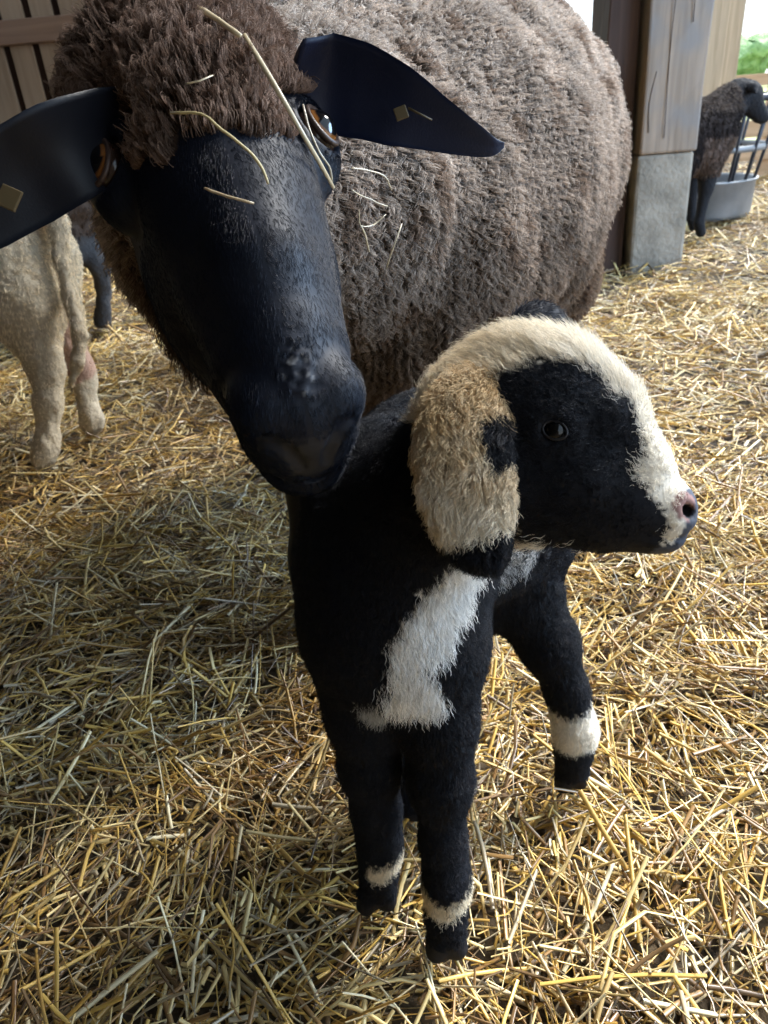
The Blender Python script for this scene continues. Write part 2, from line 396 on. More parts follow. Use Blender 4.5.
# plank wall at the back left, with a rail across it
back_y = 4.7
wall = bpy.data.objects.new('wall_back', None); COL.objects.link(wall); wall.location = (-3.5, back_y, 0); tag(wall, kind='structure')
x = -6.2; k = 0
while x < -0.55:
    w = 0.15+0.03*random.random(); add_box('plank', (x+w/2, back_y+0.01*random.random(), 1.55), (w/2-0.020, 0.014, 1.55), M_plank, wall, bev=0.003); x += w
V, Fc = boxv(-6.2, -0.5, back_y+0.04, back_y+0.06, 0, 3.05); mesh_obj('backing', V, Fc, M_timber_dark, wall, smooth=False)
rz_ = P(20, 32, 1.0)-_C; rz_ = rz_/rz_[1]*(back_y-0.05); add_box('rail', (-3.35, back_y-0.05, CAM_H+rz_[2]), (2.85, 0.03, 0.055), M_rail, wall, bev=0.006)

# ------------------------------------------------------------------ post on its concrete footing
pb = G(656, 264); pw = 0.116
c = np.array([pb[0]+0.0, pb[1]+pw, 0])
post = empty('timber_post', c, 'thick weathered square timber post standing on a concrete footing behind the big brown ewe', 'post')
ftop = 0.372
foot = add_box('concrete_footing', c+[0, 0, ftop/2-0.05], (0.100, pw, ftop/2+0.05), M_concrete, post, bev=0.012); tag(foot, 'grey pitted concrete footing')
add_box('timber', c+[0.004, -0.006, ftop+1.33], (0.101, pw, 1.33), M_timber, post, bev=0.008, wob=0.008)
# drying cracks in the front face, cut as thin dark splits
for (dx, z0, z1) in ((-0.03, 0.42, 1.05), (0.03, 0.75, 1.5), (-0.085, 0.44, 0.62)):
    V, Fc = tube(bez([c+[dx+0.012, -pw-0.010, z0], c+[dx+0.006, -pw-0.010, (z0+z1)/2], c+[dx+0.022, -pw-0.010, z1]], 6), [0.0013]*13, 5, 1, (0, 1, 0)); mesh_obj('crack', V, Fc, M_timber_dark, post)
sb = add_box('side_board', c+[-0.165, 0.03, 1.33], (0.052, pw*0.9, 1.36), M_timber_dark, post, bev=0.005, wob=0.01); tag(sb, 'dark brown timber bolted to the left side of the post')
# second post outside
q = P(717, 60, 4.4); c2 = np.array([q[0], q[1], 0])
post2 = empty('fence_post', c2, 'pale sunlit double timber upright behind the dark sheep at the right', 'post')
add_box('timber', c2+[-0.055, 0, 1.3], (0.065, 0.08, 1.35), M_timber_sunlit, post2, bev=0.008, wob=0.006)
add_box('timber', c2+[0.075, 0.05, 1.3], (0.05, 0.07, 1.35), M_timber_sunlit, post2, bev=0.008, wob=0.006)

# ------------------------------------------------------------------ far ground cover, trees, fence, feeder
def blob_tree(x, y, h, rad, label):
    t = empty('tree', (x, y, -0.3), label, 'tree', 'trees across the meadow')
    V, Fc = tube([(x, y, -0.3), (x+0.1, y, h*0.35), (x, y, h*0.6)], [0.22, 0.16, 0.08], 8); mesh_obj('trunk', V, Fc, M_timber_dark, t)
    s = Sculpt((x-rad*1.6, y-rad*1.6, 0.0), (x+rad*1.6, y+rad*1.6, h+0.6), rad/9)
    rr = np.random.default_rng(int(abs(x*7)))
    for i in range(12):
        a = rr.random()*6.28; q = rr.random()**0.5*rad*0.75
        s.ell((x+q*math.cos(a), y+q*math.sin(a), h*(0.35+0.5*rr.random())), (rad*0.5, rad*0.5, h*0.22), 0.3)
    V, Q = s.mesh(relax=1); V = V+0.12*rad*np.stack([smooth_noise(V, rad*0.15, 31+i) for i in range(3)], 1)
    mesh_obj('crown', V, Q, M_leaf, t)
for i, (x, y, h, rad, L) in enumerate([(24.5, 55, 2.6, 3.4, 'rounded green tree across the meadow right of the pale timber upright'), (33, 57, 3.0, 3.6, 'broad green tree at the far right edge of the meadow'),
                                    (16, 60, 2.5, 3.2, 'green tree across the meadow hidden behind the timber posts'), (42, 56, 2.7, 3.3, 'outermost green tree beyond the right picture edge')]):
    blob_tree(x, y, h, rad, L)

fy = 5.3
fence = empty('board_fence', (3.4, fy, 0), 'sunlit orange brown board fence behind the round hay feeder', 'fence')
def zat(py, y, px=755):
    v = P(px, py, 1.0)-_C; return CAM_H+v[2]/v[1]*y
for (y0, y1) in ((74, 86), (120, 137), (150, 160), (176, 186)):
    z1, z0 = zat(y0, fy), zat(y1, fy); add_box('board', (4.0, fy, (z0+z1)/2), (1.9, 0.014, (z1-z0)/2), M_board, fence, bev=0.003)
for x in (2.75, 4.2, 5.7): add_box('upright', (x, fy+0.05, 0.42), (0.05, 0.035, 0.5), M_board, fence, bev=0.003)

fc = G(718, 225)+np.array([0.045, 0.33, 0]); fc[2] = 0
feeder = empty('hay_feeder', fc, 'round hay feeder with dark upright bars rising out of a galvanised tub', 'feeder')
def ring(z, r, rad, n=48, name='hoop', mat=M_zinc, flat=1.0):
    th = np.linspace(0, 2*math.pi, n, endpoint=False); V = []; m = 6
    for a in th:
        for j in range(m):
            b = 2*math.pi*j/m; V.append((fc[0]+(r+rad*math.cos(b))*math.cos(a), fc[1]+(r+rad*math.cos(b))*math.sin(a), z+rad*flat*math.sin(b)))
    Fc = [(i*m+j, i*m+(j+1) % m, ((i+1) % n)*m+(j+1) % m, ((i+1) % n)*m+j) for i in range(n) for j in range(m)]
    return mesh_obj(name, V, Fc, mat, feeder)
prof = [(0.0, 0.0), (0.225, 0.0), (0.235, 0.02), (0.240, 0.155), (0.248, 0.16), (0.248, 0.168), (0.236, 0.168), (0.23, 0.155), (0.215, 0.03), (0.0, 0.03)]
V = []; n = 48
for (r, z) in prof:
    for j in range(n): a = 2*math.pi*j/n; V.append((fc[0]+r*math.cos(a), fc[1]+r*math.sin(a), z))
Fc = [(i*n+j, i*n+(j+1) % n, (i+1)*n+(j+1) % n, (i+1)*n+j) for i in range(len(prof)-1) for j in range(n)]
mesh_obj('tub', V, Fc, M_zinc, feeder)
ring(0.30, 0.262, 0.006, flat=2.6)
rt = ring(0.50, 0.305, 0.016, name='top_rim', mat=M_steel_dark); tag(rt, 'dark top rim')
for k in range(16):
    a = 2*math.pi*k/16+0.1; d = np.array([math.cos(a), math.sin(a), 0])
    V, Fc = tube([fc+d*0.21+[0, 0, 0.05], fc+d*0.305+[0, 0, 0.50]], [0.0075, 0.0075], 8); mesh_obj('bar', V, Fc, M_steel_dark, feeder)

# ------------------------------------------------------------------ sheep (generic, for the animals in the background)
def sheep_sculpt(nose_dir=(0.9, 0, -0.4), poll=(0.40, 0.0, 0.70), legs=None, h=0.011, belly=1.0):
    s = Sculpt((-0.65, -0.36, -0.01), (0.78, 0.36, 1.0), h)
    s.cone((-0.27, 0, 0.46), (0.20, 0, 0.46), 0.165*belly, 0.165*belly, 0.05); s.ell((-0.02, 0, 0.43), (0.33, 0.18*belly, 0.175), 0.06)
    poll = np.array(poll, float); s.cone((0.24, 0, 0.50), poll-[0.03, 0, 0.02], 0.125, 0.075, 0.07)
    nd = unit(np.array(nose_dir, float)); up = unit(np.array([0, 0, 1.0])-nd*nd[2]); si = np.cross(nd, up)
    s.ell(poll+nd*0.04, (0.065, 0.065, 0.065), 0.03); s.cone(poll+nd*0.05-up*0.005, poll+nd*0.185-up*0.02, 0.05, 0.03, 0.03); s.cone(poll+nd*0.04-up*0.04, poll+nd*0.16-up*0.04, 0.035, 0.02, 0.03)
    for e in (-1, 1):
        s.chain([poll+si*e*0.05+up*0.02, poll+si*e*0.105+up*0.0-nd*0.01, poll+si*e*0.15-up*0.025], [0.016, 0.02, 0.007], 0.015)
    for nm, pts in (legs or {}).items():
        s.chain([p[:3] for p in pts], [p[3] for p in pts], 0.03)
    return s
FRONT = lambda e, dx=0.0: [(0.20, e*0.08, 0.38, 0.075), (0.21+dx*0.5, e*0.085, 0.24, 0.034), (0.205+dx, e*0.085, 0.07, 0.022), (0.225+dx, e*0.085, 0.02, 0.027)]
HIND = lambda e, dx=0.0: [(-0.27, e*0.09, 0.42, 0.105), (-0.22+dx*0.3, e*0.10, 0.30, 0.075), (-0.35+dx*0.7, e*0.095, 0.20, 0.032), (-0.325+dx, e*0.095, 0.07, 0.022), (-0.305+dx, e*0.095, 0.02, 0.028)]
def place(V, loc, heading, scale=1.0):
    c_, s_ = math.cos(heading), math.sin(heading); R = np.array([[c_, -s_, 0], [s_, c_, 0], [0, 0, 1]]); return (V*scale)@R.T+np.array(loc)
def local_N(n, heading):
    c_, s_ = math.cos(-heading), math.sin(-heading); R = np.array([[c_, -s_, 0], [s_, c_, 0], [0, 0, 1]]); return n@R.T

# dark sheep by the feeder
hd = 0.28; loc = np.array([1.28, 3.31, 0.0]); SS = 0.82
s = sheep_sculpt((0.72, -0.15, -0.60), (0.435, 0.02, 0.655), {'a': FRONT(1, 0.06), 'b': FRONT(-1, -0.03), 'c': HIND(1, 0.0), 'd': HIND(-1, 0.05)}, belly=0.84, h=0.009)
s.chain([(-0.42, 0, 0.52), (-0.47, 0, 0.40), (-0.46, 0, 0.24)], [0.03, 0.024, 0.014], 0.03)
V, Q = s.mesh()
fac = V[:, 0] > 0.27; head = (V[:, 2] > 0.47) & (V[:, 0] > 0.36); leg = V[:, 2] < 0.30
colr = np.tile([0.03, 0.02, 0.018], (len(V), 1)); colr[head] = (0.005, 0.006, 0.010); colr[leg] = (0.005, 0.006, 0.010)
belly = (V[:, 0] > 0.1) & (V[:, 2] < 0.47) & (~leg); colr[belly] = (0.13, 0.09, 0.075)
V0 = V; V = place(V, loc, hd, SS); shp = empty('sheep', loc, 'dark brown and black sheep standing beside the round hay feeder, looking away', 'sheep')
body = mesh_obj('body', V, Q, M_body, shp, colr)
p, n = scatter(V, Q, 26000); pl = local_N(p-loc, -0.0); c_, s_ = math.cos(-hd), math.sin(-hd); pl = (p-loc)/SS@np.array([[c_, -s_, 0], [s_, c_, 0], [0, 0, 1]]).T
cc = np.tile([0.020, 0.015, 0.015], (len(p), 1)); hm = ((pl[:, 2] > 0.47) & (pl[:, 0] > 0.36)) | (pl[:, 2] < 0.30)
cc[(pl[:, 0] > 0.1) & (pl[:, 2] < 0.47)] = (0.10, 0.07, 0.055); cc[hm] = (0.005, 0.006, 0.011); back = (pl[:, 2] > 0.58) & ~hm; cc[back] = (0.09, 0.07, 0.06)
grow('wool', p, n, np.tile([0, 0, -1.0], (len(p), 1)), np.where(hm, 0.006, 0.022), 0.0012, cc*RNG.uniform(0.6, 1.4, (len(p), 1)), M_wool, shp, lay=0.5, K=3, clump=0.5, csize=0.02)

# pale sheep at the left edge, seen from behind and the side
fA = G(46, 468); fB = G(92, 434); hd = math.radians(187); loc = np.array([-0.97, 1.42, 0.0])
s = Sculpt((-1.75, 1.0, -0.01), (-0.45, 1.9, 0.95), 0.008)
hipA = P(4, 262, 1.47); hipB = P(40, 262, 1.60); A = np.array
rump = P(-22, 218, 1.52); sh = rump+A([-0.52, 0.02, -0.02])
s.cone(rump, sh, 0.155, 0.165, 0.05); s.ell((rump+sh)/2+A([0, 0, -0.03]), (0.34, 0.17, 0.175), 0.05)
poll = sh+A([-0.26, 0.03, 0.20]); s.cone(sh+A([-0.05, 0, 0.03]), poll, 0.12, 0.07, 0.06); s.ell(poll, (0.07, 0.06, 0.06), 0.02); s.cone(poll, poll+A([-0.15, 0, -0.09]), 0.05, 0.03, 0.03)
for e in (-1, 1): s.chain([poll+A([0, e*0.05, 0.02]), poll+A([0, e*0.15, -0.01])], [0.018, 0.008], 0.015)
s.chain([hipA, P(24, 305, 1.46), P(46, 368, 1.47), P(49, 405, 1.47), P(47, 445, 1.475), fA+A([0, 0, 0.022])], [0.100, 0.072, 0.031, 0.022, 0.0190, 0.025], 0.03)
s.chain([hipB, P(52, 315, 1.60), P(83, 372, 1.62), P(86, 395, 1.62), P(92, 420, 1.62), fB+A([0, 0, 0.022])], [0.085, 0.056, 0.024, 0.0180, 0.0185, 0.023], 0.03)
for e, dx in ((-1, 0.0), (1, 0.06)):
    b = sh+A([dx, e*0.09, 0]); s.chain([b+A([0, 0, -0.1]), A([b[0], b[1], 0.24]), A([b[0], b[1], 0.07]), A([b[0]-0.02, b[1], 0.025])], [0.07, 0.035, 0.025, 0.03], 0.03)
s.chain([P(38, 195, 1.46), P(56, 222, 1.44), P(62, 262, 1.43), P(70, 300, 1.43), P(80, 335, 1.43), P(78, 362, 1.43), P(71, 384, 1.43)], [0.034, 0.021, 0.014, 0.013, 0.0135, 0.012, 0.006], 0.012)
V, Q = s.mesh(relax=1)
colr = np.tile([0.56, 0.48, 0.36], (len(V), 1)); colr *= (1+0.10*smooth_noise(V, 0.02, 4))[:, None]
pink = np.linalg.norm(V-P(66, 350, 1.58), axis=1) < 0.075; colr[pink] = (0.50, 0.33, 0.26)
hoof = V[:, 2] < 0.018; colr[hoof] = (0.30, 0.25, 0.18)
V = V+normals(V, Q)*(0.0035*smooth_noise(V*[1, 1, 0.6], 0.013, 8))[:, None]
pale = empty('sheep', (-1.0, 1.45, 0), 'cream coloured sheep at the left picture edge, seen from behind with hanging tail', 'sheep')
mesh_obj('body', V, Q, M_body, pale, colr)
p, n = scatter(V, Q, 60000, lambda q, nn: np.where(q[:, 0] > -1.0, 1.0, 0.15))
cc = np.tile([0.80, 0.71, 0.56], (len(p), 1))*RNG.uniform(0.75, 1.2, (len(p), 1)); pk = np.linalg.norm(p-P(66, 350, 1.58), axis=1) < 0.075; cc[pk] = (0.55, 0.38, 0.30)
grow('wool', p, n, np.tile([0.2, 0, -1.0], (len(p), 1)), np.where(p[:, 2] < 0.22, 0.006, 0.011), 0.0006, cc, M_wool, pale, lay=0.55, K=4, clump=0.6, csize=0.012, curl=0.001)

# two darker sheep further back on the left
def far_sheep(loc, hd, label, c1, c2, seed):
    s = sheep_sculpt((0.6, 0.1, -0.8), (0.40, 0.0, 0.62), {'a': FRONT(1, 0.07), 'b': FRONT(-1, -0.05), 'c': HIND(1, 0.04), 'd': HIND(-1, -0.03)}, h=0.014)
    s.chain([(-0.42, 0, 0.52), (-0.47, 0, 0.36), (-0.45, 0, 0.20)], [0.03, 0.022, 0.014], 0.03)
    V, Q = s.mesh(); V = V+normals(V, Q)*(0.008*smooth_noise(V, 0.03, seed))[:, None]
    colr = np.where((V[:, 2] < 0.30)[:, None] | ((V[:, 0] > 0.3) & (V[:, 2] > 0.4))[:, None], c2, c1)
    o = empty('sheep', loc, label, 'sheep'); V2 = place(V, loc, hd); mesh_obj('body', V2, Q, M_body, o, colr)
    p, n = scatter(V2, Q, 9000); low = p[:, 2] < 0.3
    grow('wool', p, n, np.tile([0, 0, -1.0], (len(p), 1)), np.where(low, 0.006, 0.02), 0.0015, np.where(low[:, None], c2, c1)*RNG.uniform(0.6, 1.3, (len(p), 1)), M_wool, o, K=3, clump=0.5, csize=0.025)
far_sheep(np.array([-1.12, 2.75, 0]), math.radians(160), 'dark brown sheep in the shade between the cream sheep and the ewe\'s cheek', (0.075, 0.052, 0.04), (0.05, 0.048, 0.05), 3)
far_sheep(np.array([-1.75, 3.75, 0]), math.radians(20), 'dark sheep standing farthest back by the plank wall', (0.05, 0.038, 0.032), (0.04, 0.04, 0.043), 4)

# ------------------------------------------------------------------ the ewe
ewe = empty('ewe', (0.0, 1.0, 0.0), 'big brown-fleeced ewe with a glossy black face bending over the lamb', 'sheep')
eL, eR, nt = P(86, 160, 0.434), P(333, 120, 0.464), P(313, 424, 0.370)
Mo = (eL+eR)/2; ey = unit(nt-Mo); ex = eR-eL; ex = unit(ex-ey*(ex@ey)); ez = -np.cross(ex, ey)
if ez @ (_C-Mo) < 0: ez = -ez
HB = np.stack([ex, ey, ez]); FLIP = np.linalg.det(HB) < 0
HS = 0.0104                                                   # one head unit (about a centimetre) in metres
print('HEAD', np.linalg.norm(eR-eL), np.linalg.norm(nt-Mo), (eR-eL)@ey, ex, ey, ez)
def hw(q): return Mo+(np.atleast_2d(q)*HS)@HB                   # head units -> world
def hl(p): return ((p-Mo)@HB.T)/HS
s = Sculpt((-10, -17, -19), (10, 22, 6.5), 0.19)
s.ell((0, -4.0, -4.8), (6.2, 7.2, 6.6), 1.5)
s.ell((-0.2, -8.5, -4.0), (6.2, 5.5, 5.2), 2.0)
s.cone((0, -3, -1.6), (0, 5, -1.4), 4.4, 3.9, 1.5)
s.cone((0, 3, -2.2), (0, 13.5, -3.0), 4.6, 3.1, 1.8)
s.cone((0, 2, 0.2), (0, 10, 0.1), 2.3, 1.9, 2.0); s.cone((0, 10, 0.1), (0, 15.2, -1.5), 1.9, 1.7, 1.5)
s.ell((0, 17.0, -3.5), (2.9, 2.7, 3.0), 1.4)
for e in (-1, 1):
    s.ell((e*4.9, -0.6, -2.3), (2.5, 3.2, 2.7), 1.2)                # orbit
    s.cone((e*4.2, -2.2, -0.9), (e*5.6, -1.5, -1.0), 1.0, 0.9, 0.8)   # brow
    s.ell((e*3.1, 4.2, -7.0), (2.1, 5.0, 4.4), 1.8)                 # cheek
    s.cone((e*2.6, 2.5, -11.0), (e*1.2, 13.5, -7.0), 2.4, 1.6, 1.6)    # jaw
    s.cone((e*4.1, 2.6, -3.4), (e*2.9, 9.0, -3.4), 1.1, 0.8, 1.0)     # cheek bone
    s.ell((e*1.85, 17.2, -2.0), (1.4, 1.8, 1.4), 0.9)               # nostril wing
s.ell((0, 17.4, -6.8), (2.3, 2.6, 1.9), 1.2); s.ell((0, 17.6, -5.0), (2.7, 2.2, 1.8), 1.0)                       # chin
s.cone((0, 0, -9), (0, -7, -14), 4.6, 6.0, 3.0)
def front(x, z):          # where the muzzle surface lies at this x and z
    i, k = int(round((x-s.lo[0])/s.h)), int(round((z-s.lo[2])/s.h)); c = s.F[i, :, k]; j = np.where(c < 0)[0]; return s.lo[1]+s.h*j.max()
for e in (-1, 1):
    s.ell((e*6.4, -0.35, -0.6), (1.55, 1.6, 1.5), 0.5, mode='cut')  # eye socket
    s.chain([(e*x, front(e*x, z)+0.05, z) for x, z in ((0.65, -4.1), (0.85, -3.4), (1.3, -2.6), (1.9, -2.1), (2.5, -2.1), (2.8, -2.6))], [0.10, 0.20, 0.30, 0.30, 0.20, 0.08], 0.35, mode='cut')
    s.chain([(e*0.2, 20.0, -5.9), (e*1.8, 19.3, -5.8), (e*2.8, 16.8, -6.0), (e*3.0, 13.6, -6.4)], [0.14]*4, 0.35, mode='cut')
    s.cone((e*4.3, 0.8, 0.2), (e*3.2, 4.5, 0.4), 0.3, 0.15, 0.9, mode='cut')   # tear groove
s.chain([(0, 19.15, -2.8), (0, 19.6, -4.0), (0, 19.9, -5.6)], [0.07]*3, 0.3, mode='cut')
Vh, Qh = s.mesh(flip=FLIP, relax=1)
Lh = Vh.copy()
wrk = smooth_noise(Vh*[1, 1.4, 1], 0.34, 12)
m = np.exp(-(((Vh[:, 0]-0.1)/0.85)**2+((Vh[:, 1]-17.1)/1.3)**2))*(Vh[:, 2] > -3)
Nn = normals(Vh, Qh)*(-1 if FLIP else 1); Vh = Vh+Nn*(wrk*m*0.22)[:, None]
Wh = hw(Vh)
capd = lambda L: (abs(L[:, 0]/5.5)**3+abs((L[:, 1]+7.0)/11.0)**3) < 1+0.35*smooth_noise(L, 1.3, 3)        # wool cap outline on the forehead
def cap_mask(L): return (np.hypot(abs(L[:, 0])-6.2, L[:, 1]+0.3) > 2.3) & capd(L) & (L[:, 2] > -6) | (L[:, 1] < -6.5)
jawwool = lambda L: ((L[:, 2] < -9.2-0.10*L[:, 1]) & (L[:, 1] < 10))
ch = np.tile([0.006, 0.008, 0.015], (len(Lh), 1))
ch[cap_mask(Lh)] = (0.05, 0.033, 0.024); ch[jawwool(Lh)] = (0.05, 0.035, 0.025)
nose = (Lh[:, 1] > 18.6) & (Lh[:, 2] < -1.8) & (Lh[:, 2] > -5.0) & (abs(Lh[:, 0]) < 1.5); ch[nose] = (0.020, 0.020, 0.024)
scab = (m > 0.45) & (smooth_noise(Lh, 0.3, 14) > 0.25); ch[scab] = (0.10, 0.10, 0.105)
# body, neck and legs
Sc = P(335, 205, 0.90); Rc = P(478, 160, 1.27)
b = Sculpt((-0.42, 0.45, -0.01), (0.68, 1.75, 0.98), 0.007)
b.cone(Sc, Rc, 0.205, 0.237, 0.05); b.ell((Sc+Rc)/2+A([0.0, 0, -0.03]), (0.25, 0.34, 0.24), 0.08); b.ell(Sc+A([0.05, -0.02, -0.07]), (0.16, 0.2, 0.2), 0.08)
poll = hw([0, -6, -11])[0]; mid = (poll*0.55+Sc*0.45)+A([0.015, 0, 0.01])
b.chain([Sc+A([-0.01, -0.06, 0.02]), mid, poll], [0.175, 0.125, 0.078], 0.06)
def leg(pts): b.chain([p[:3] for p in pts], [p[3] for p in pts], 0.04)
leg([(-0.065, 0.90, 0.36, 0.07), (-0.083, 0.81, 0.26, 0.036), (-0.090, 0.775, 0.10, 0.024), (-0.095, 0.765, 0.02, 0.031)])
leg([(0.07, 0.93, 0.36, 0.085), (0.075, 0.90, 0.26, 0.043), (0.075, 0.885, 0.10, 0.027), (0.075, 0.87, 0.02, 0.033)])
leg([(0.16, 1.40, 0.42, 0.12), (0.17, 1.34, 0.30, 0.085), (0.17, 1.47, 0.21, 0.038), (0.17, 1.44, 0.08, 0.026), (0.165, 1.42, 0.02, 0.033)])
leg([(0.29, 1.36, 0.42, 0.11), (0.31, 1.30, 0.30, 0.075), (0.345, 1.42, 0.21, 0.038), (0.34, 1.39, 0.08, 0.026), (0.335, 1.37, 0.02, 0.033)])
b.chain([Rc+A([0.03, 0.22, 0.10]), Rc+A([0.04, 0.265, -0.02]), Rc+A([0.04, 0.265, -0.17])], [0.05, 0.036, 0.02], 0.03)
Vb, Qb = b.mesh()
Nb = normals(Vb, Qb); legm = Vb[:, 2] < 0.27
Vb = Vb+Nb*np.where(legm, 0, 0.007*smooth_noise(Vb*[1, 1, 0.45], 0.022, 21)+0.012*smooth_noise(Vb*[1, 1, 0.5], 0.09, 22))[:, None]
cb = np.tile([0.085, 0.060, 0.044], (len(Vb), 1)); cb[legm] = (0.009, 0.009, 0.012)
allV = np.concatenate([Wh, Vb]); allQ = np.concatenate([Qh, Qb+len(Wh)]); allC = np.concatenate([ch, cb])
tag(mesh_obj('body', allV, allQ, M_face, ewe, allC), 'black face and legs under brown wool')

# fleece
def body_dens(q, nn):
    v = _C-q; vis = (nn*unit(v)).sum(1)
    return np.where(q[:, 2] < 0.24, 0.0, np.where(vis > -0.35, 1.0, 0.12))
p, n = scatter(Vb, Qb, 230000, body_dens)
down = np.tile([0.10, 0.05, -1.0], (len(p), 1)); up_ = n[:, 2:3] > 0.5
hn = smooth_noise(p, 0.05, 41)*0.5+smooth_noise(p, 0.015, 42)*0.5
base = np.array([0.38, 0.315, 0.26]); col = base*(1+0.35*hn)[:, None]*RNG.uniform(0.7, 1.25, (len(p), 1))
col = np.where((smooth_noise(p, 0.03, 43) > 0.45)[:, None], col*[0.62, 0.55, 0.5], col)
# the underside and shoulder wool is darker brown, the back is lighter grey
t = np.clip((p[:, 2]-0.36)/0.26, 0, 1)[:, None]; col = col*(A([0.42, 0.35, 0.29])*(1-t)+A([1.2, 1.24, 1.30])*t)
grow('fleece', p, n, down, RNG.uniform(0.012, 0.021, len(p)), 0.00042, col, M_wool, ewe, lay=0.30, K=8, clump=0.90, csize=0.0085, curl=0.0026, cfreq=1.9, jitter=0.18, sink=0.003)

# forehead cap: tight curly locks
def cap_dens(q, nn):
    L = hl(q); return (cap_mask(L) & (L[:, 2] > -12)).astype(float)
p, n = scatter(Wh, Qh, 52000, cap_dens); L = hl(p)
cmb = -ey[None, :]*0.3+ex[None, :]*(np.sign(smooth_noise(L, 2.2, 9))[:, None])*0.8 + np.array([0, 0, -0.4])
k_ = 1+0.35*smooth_noise(L, 1.1, 44); col = A([0.16, 0.105, 0.078])*k_[:, None]*RNG.uniform(0.6, 1.3, (len(p), 1))
edge = np.clip(-(L[:, 1]-4.0)/5, 0.4, 1)
grow('forehead_wool', p, n, cmb, edge*RNG.uniform(0.014, 0.024, len(p)), 0.00026, col, M_wool, ewe, lay=0.45, K=15, clump=0.95, csize=0.0075, curl=0.0042, cfreq=2.3, jitter=0.2)
# neck and jaw wool fringe
p, n = scatter(Wh, Qh, 16000, lambda q, nn: jawwool(hl(q)).astype(float))
grow('jaw_wool', p, n, np.tile([0.1, 0, -1.0], (len(p), 1)), RNG.uniform(0.012, 0.022, len(p)), 0.0003, A([0.13, 0.09, 0.065])*RNG.uniform(0.5, 1.3, (len(p), 1)), M_wool, ewe, lay=0.5, K=6, clump=0.7, csize=0.009, curl=0.002)
# sleek short face hair
def face_dens(q, nn):
    L = hl(q); vis = (nn*unit(_C-q)).sum(1)
    return ((~cap_mask(L)) & (~jawwool(L)) & ~((L[:, 1] > 18.6) & (L[:, 2] < -1.8) & (L[:, 2] > -5.0) & (abs(L[:, 0]) < 1.5)) & (np.exp(-(((L[:, 0]-0.1)/0.85)**2+((L[:, 1]-17.1)/1.3)**2)) < 0.5+0.3*smooth_noise(L, 0.4, 19)) & (vis > -0.3) & (np.hypot(abs(L[:, 0])-6.3, L[:, 1]) > 1.5)).astype(float)
p, n = scatter(Wh, Qh, 120000, face_dens); L = hl(p)
cmb = ey[None, :]+ex[None, :]*0.25*np.sign(L[:, :1])
grow('face_hair', p, n, cmb, RNG.uniform(0.0035, 0.006, len(p)), 0.00013, A([0.0055, 0.0085, 0.0180])*RNG.uniform(0.6, 1.6, (len(p), 1)), M_black, ewe, lay=0.86, K=3, jitter=0.08, sink=0.0005)

# eyes
def eye(e, name='eye'):
    c = hw([e*6.05, -0.30, -1.2])[0]; ax = unit(ex*e*0.70-ey*0.05+ez*0.70); r = 1.5*HS
    t1 = unit(ey-ax*(ey@ax)); t2 = np.cross(ax, t1)
    V = []; nu, nv = 40, 28; cols = []
    for i in range(nv+1):
        th = math.pi*i/nv
        for j in range(nu):
            ph = 2*math.pi*j/nu; bul = 1+0.10*math.exp(-(th/0.5)**2)
            V.append(c+r*bul*(ax*math.cos(th)+math.sin(th)*(t1*math.cos(ph)+t2*math.sin(ph))))
            pr = math.hypot(math.sin(th)*math.cos(ph)/0.69, math.sin(th)*math.sin(ph)/0.60) if th < 1.6 else 9
            cols.append((0.003, 0.003, 0.004) if pr < 1 else ((0.20, 0.075, 0.018) if th < 1.0 else (0.03, 0.015, 0.01)))
    Fc = [(i*nu+j, (i+1)*nu+j, (i+1)*nu+(j+1) % nu, i*nu+(j+1) % nu) for i in range(nv) for j in range(nu)]
    o = mesh_obj(name, V, Fc, M_eyeatt, ewe, np.array(cols)); tag(o, 'amber eye with a wide dark pupil')
    ring_ = [c+ax*r*0.62+r*0.93*(t1*math.cos(a)*1.08+t2*math.sin(a)*0.80)+ax*r*0.10*math.cos(a)**2*0 for a in np.linspace(0, 2*math.pi, 33)]
    V, Fc = tube(ring_, [0.0019]*33, 8, 1, tuple(ax), closed=False); ld = mesh_obj('eyelid', V, Fc, M_lid, o)
    br = [c+ax*r*0.55+r*1.28*(-t1*math.cos(a)+t2*math.sin(a)*0.8) for a in np.linspace(-0.55, 0.55, 9)]
    V, Fc = tube(br, [0.0006, 0.0016, 0.0024, 0.003, 0.003, 0.003, 0.0024, 0.0016, 0.0006], 6, 0.7, tuple(ax)); tag(mesh_obj('brow_hair', V, Fc, M_brow, o), 'pale hairs over the eye')
M_eyeatt = attr_mat('wet_eye', 0.10, spec=0.4)
M_brow = plain('pale_brow', (0.20, 0.19, 0.20), 0.8, bump=(900, 1.0, 0.002))
eye(1); eye(-1)

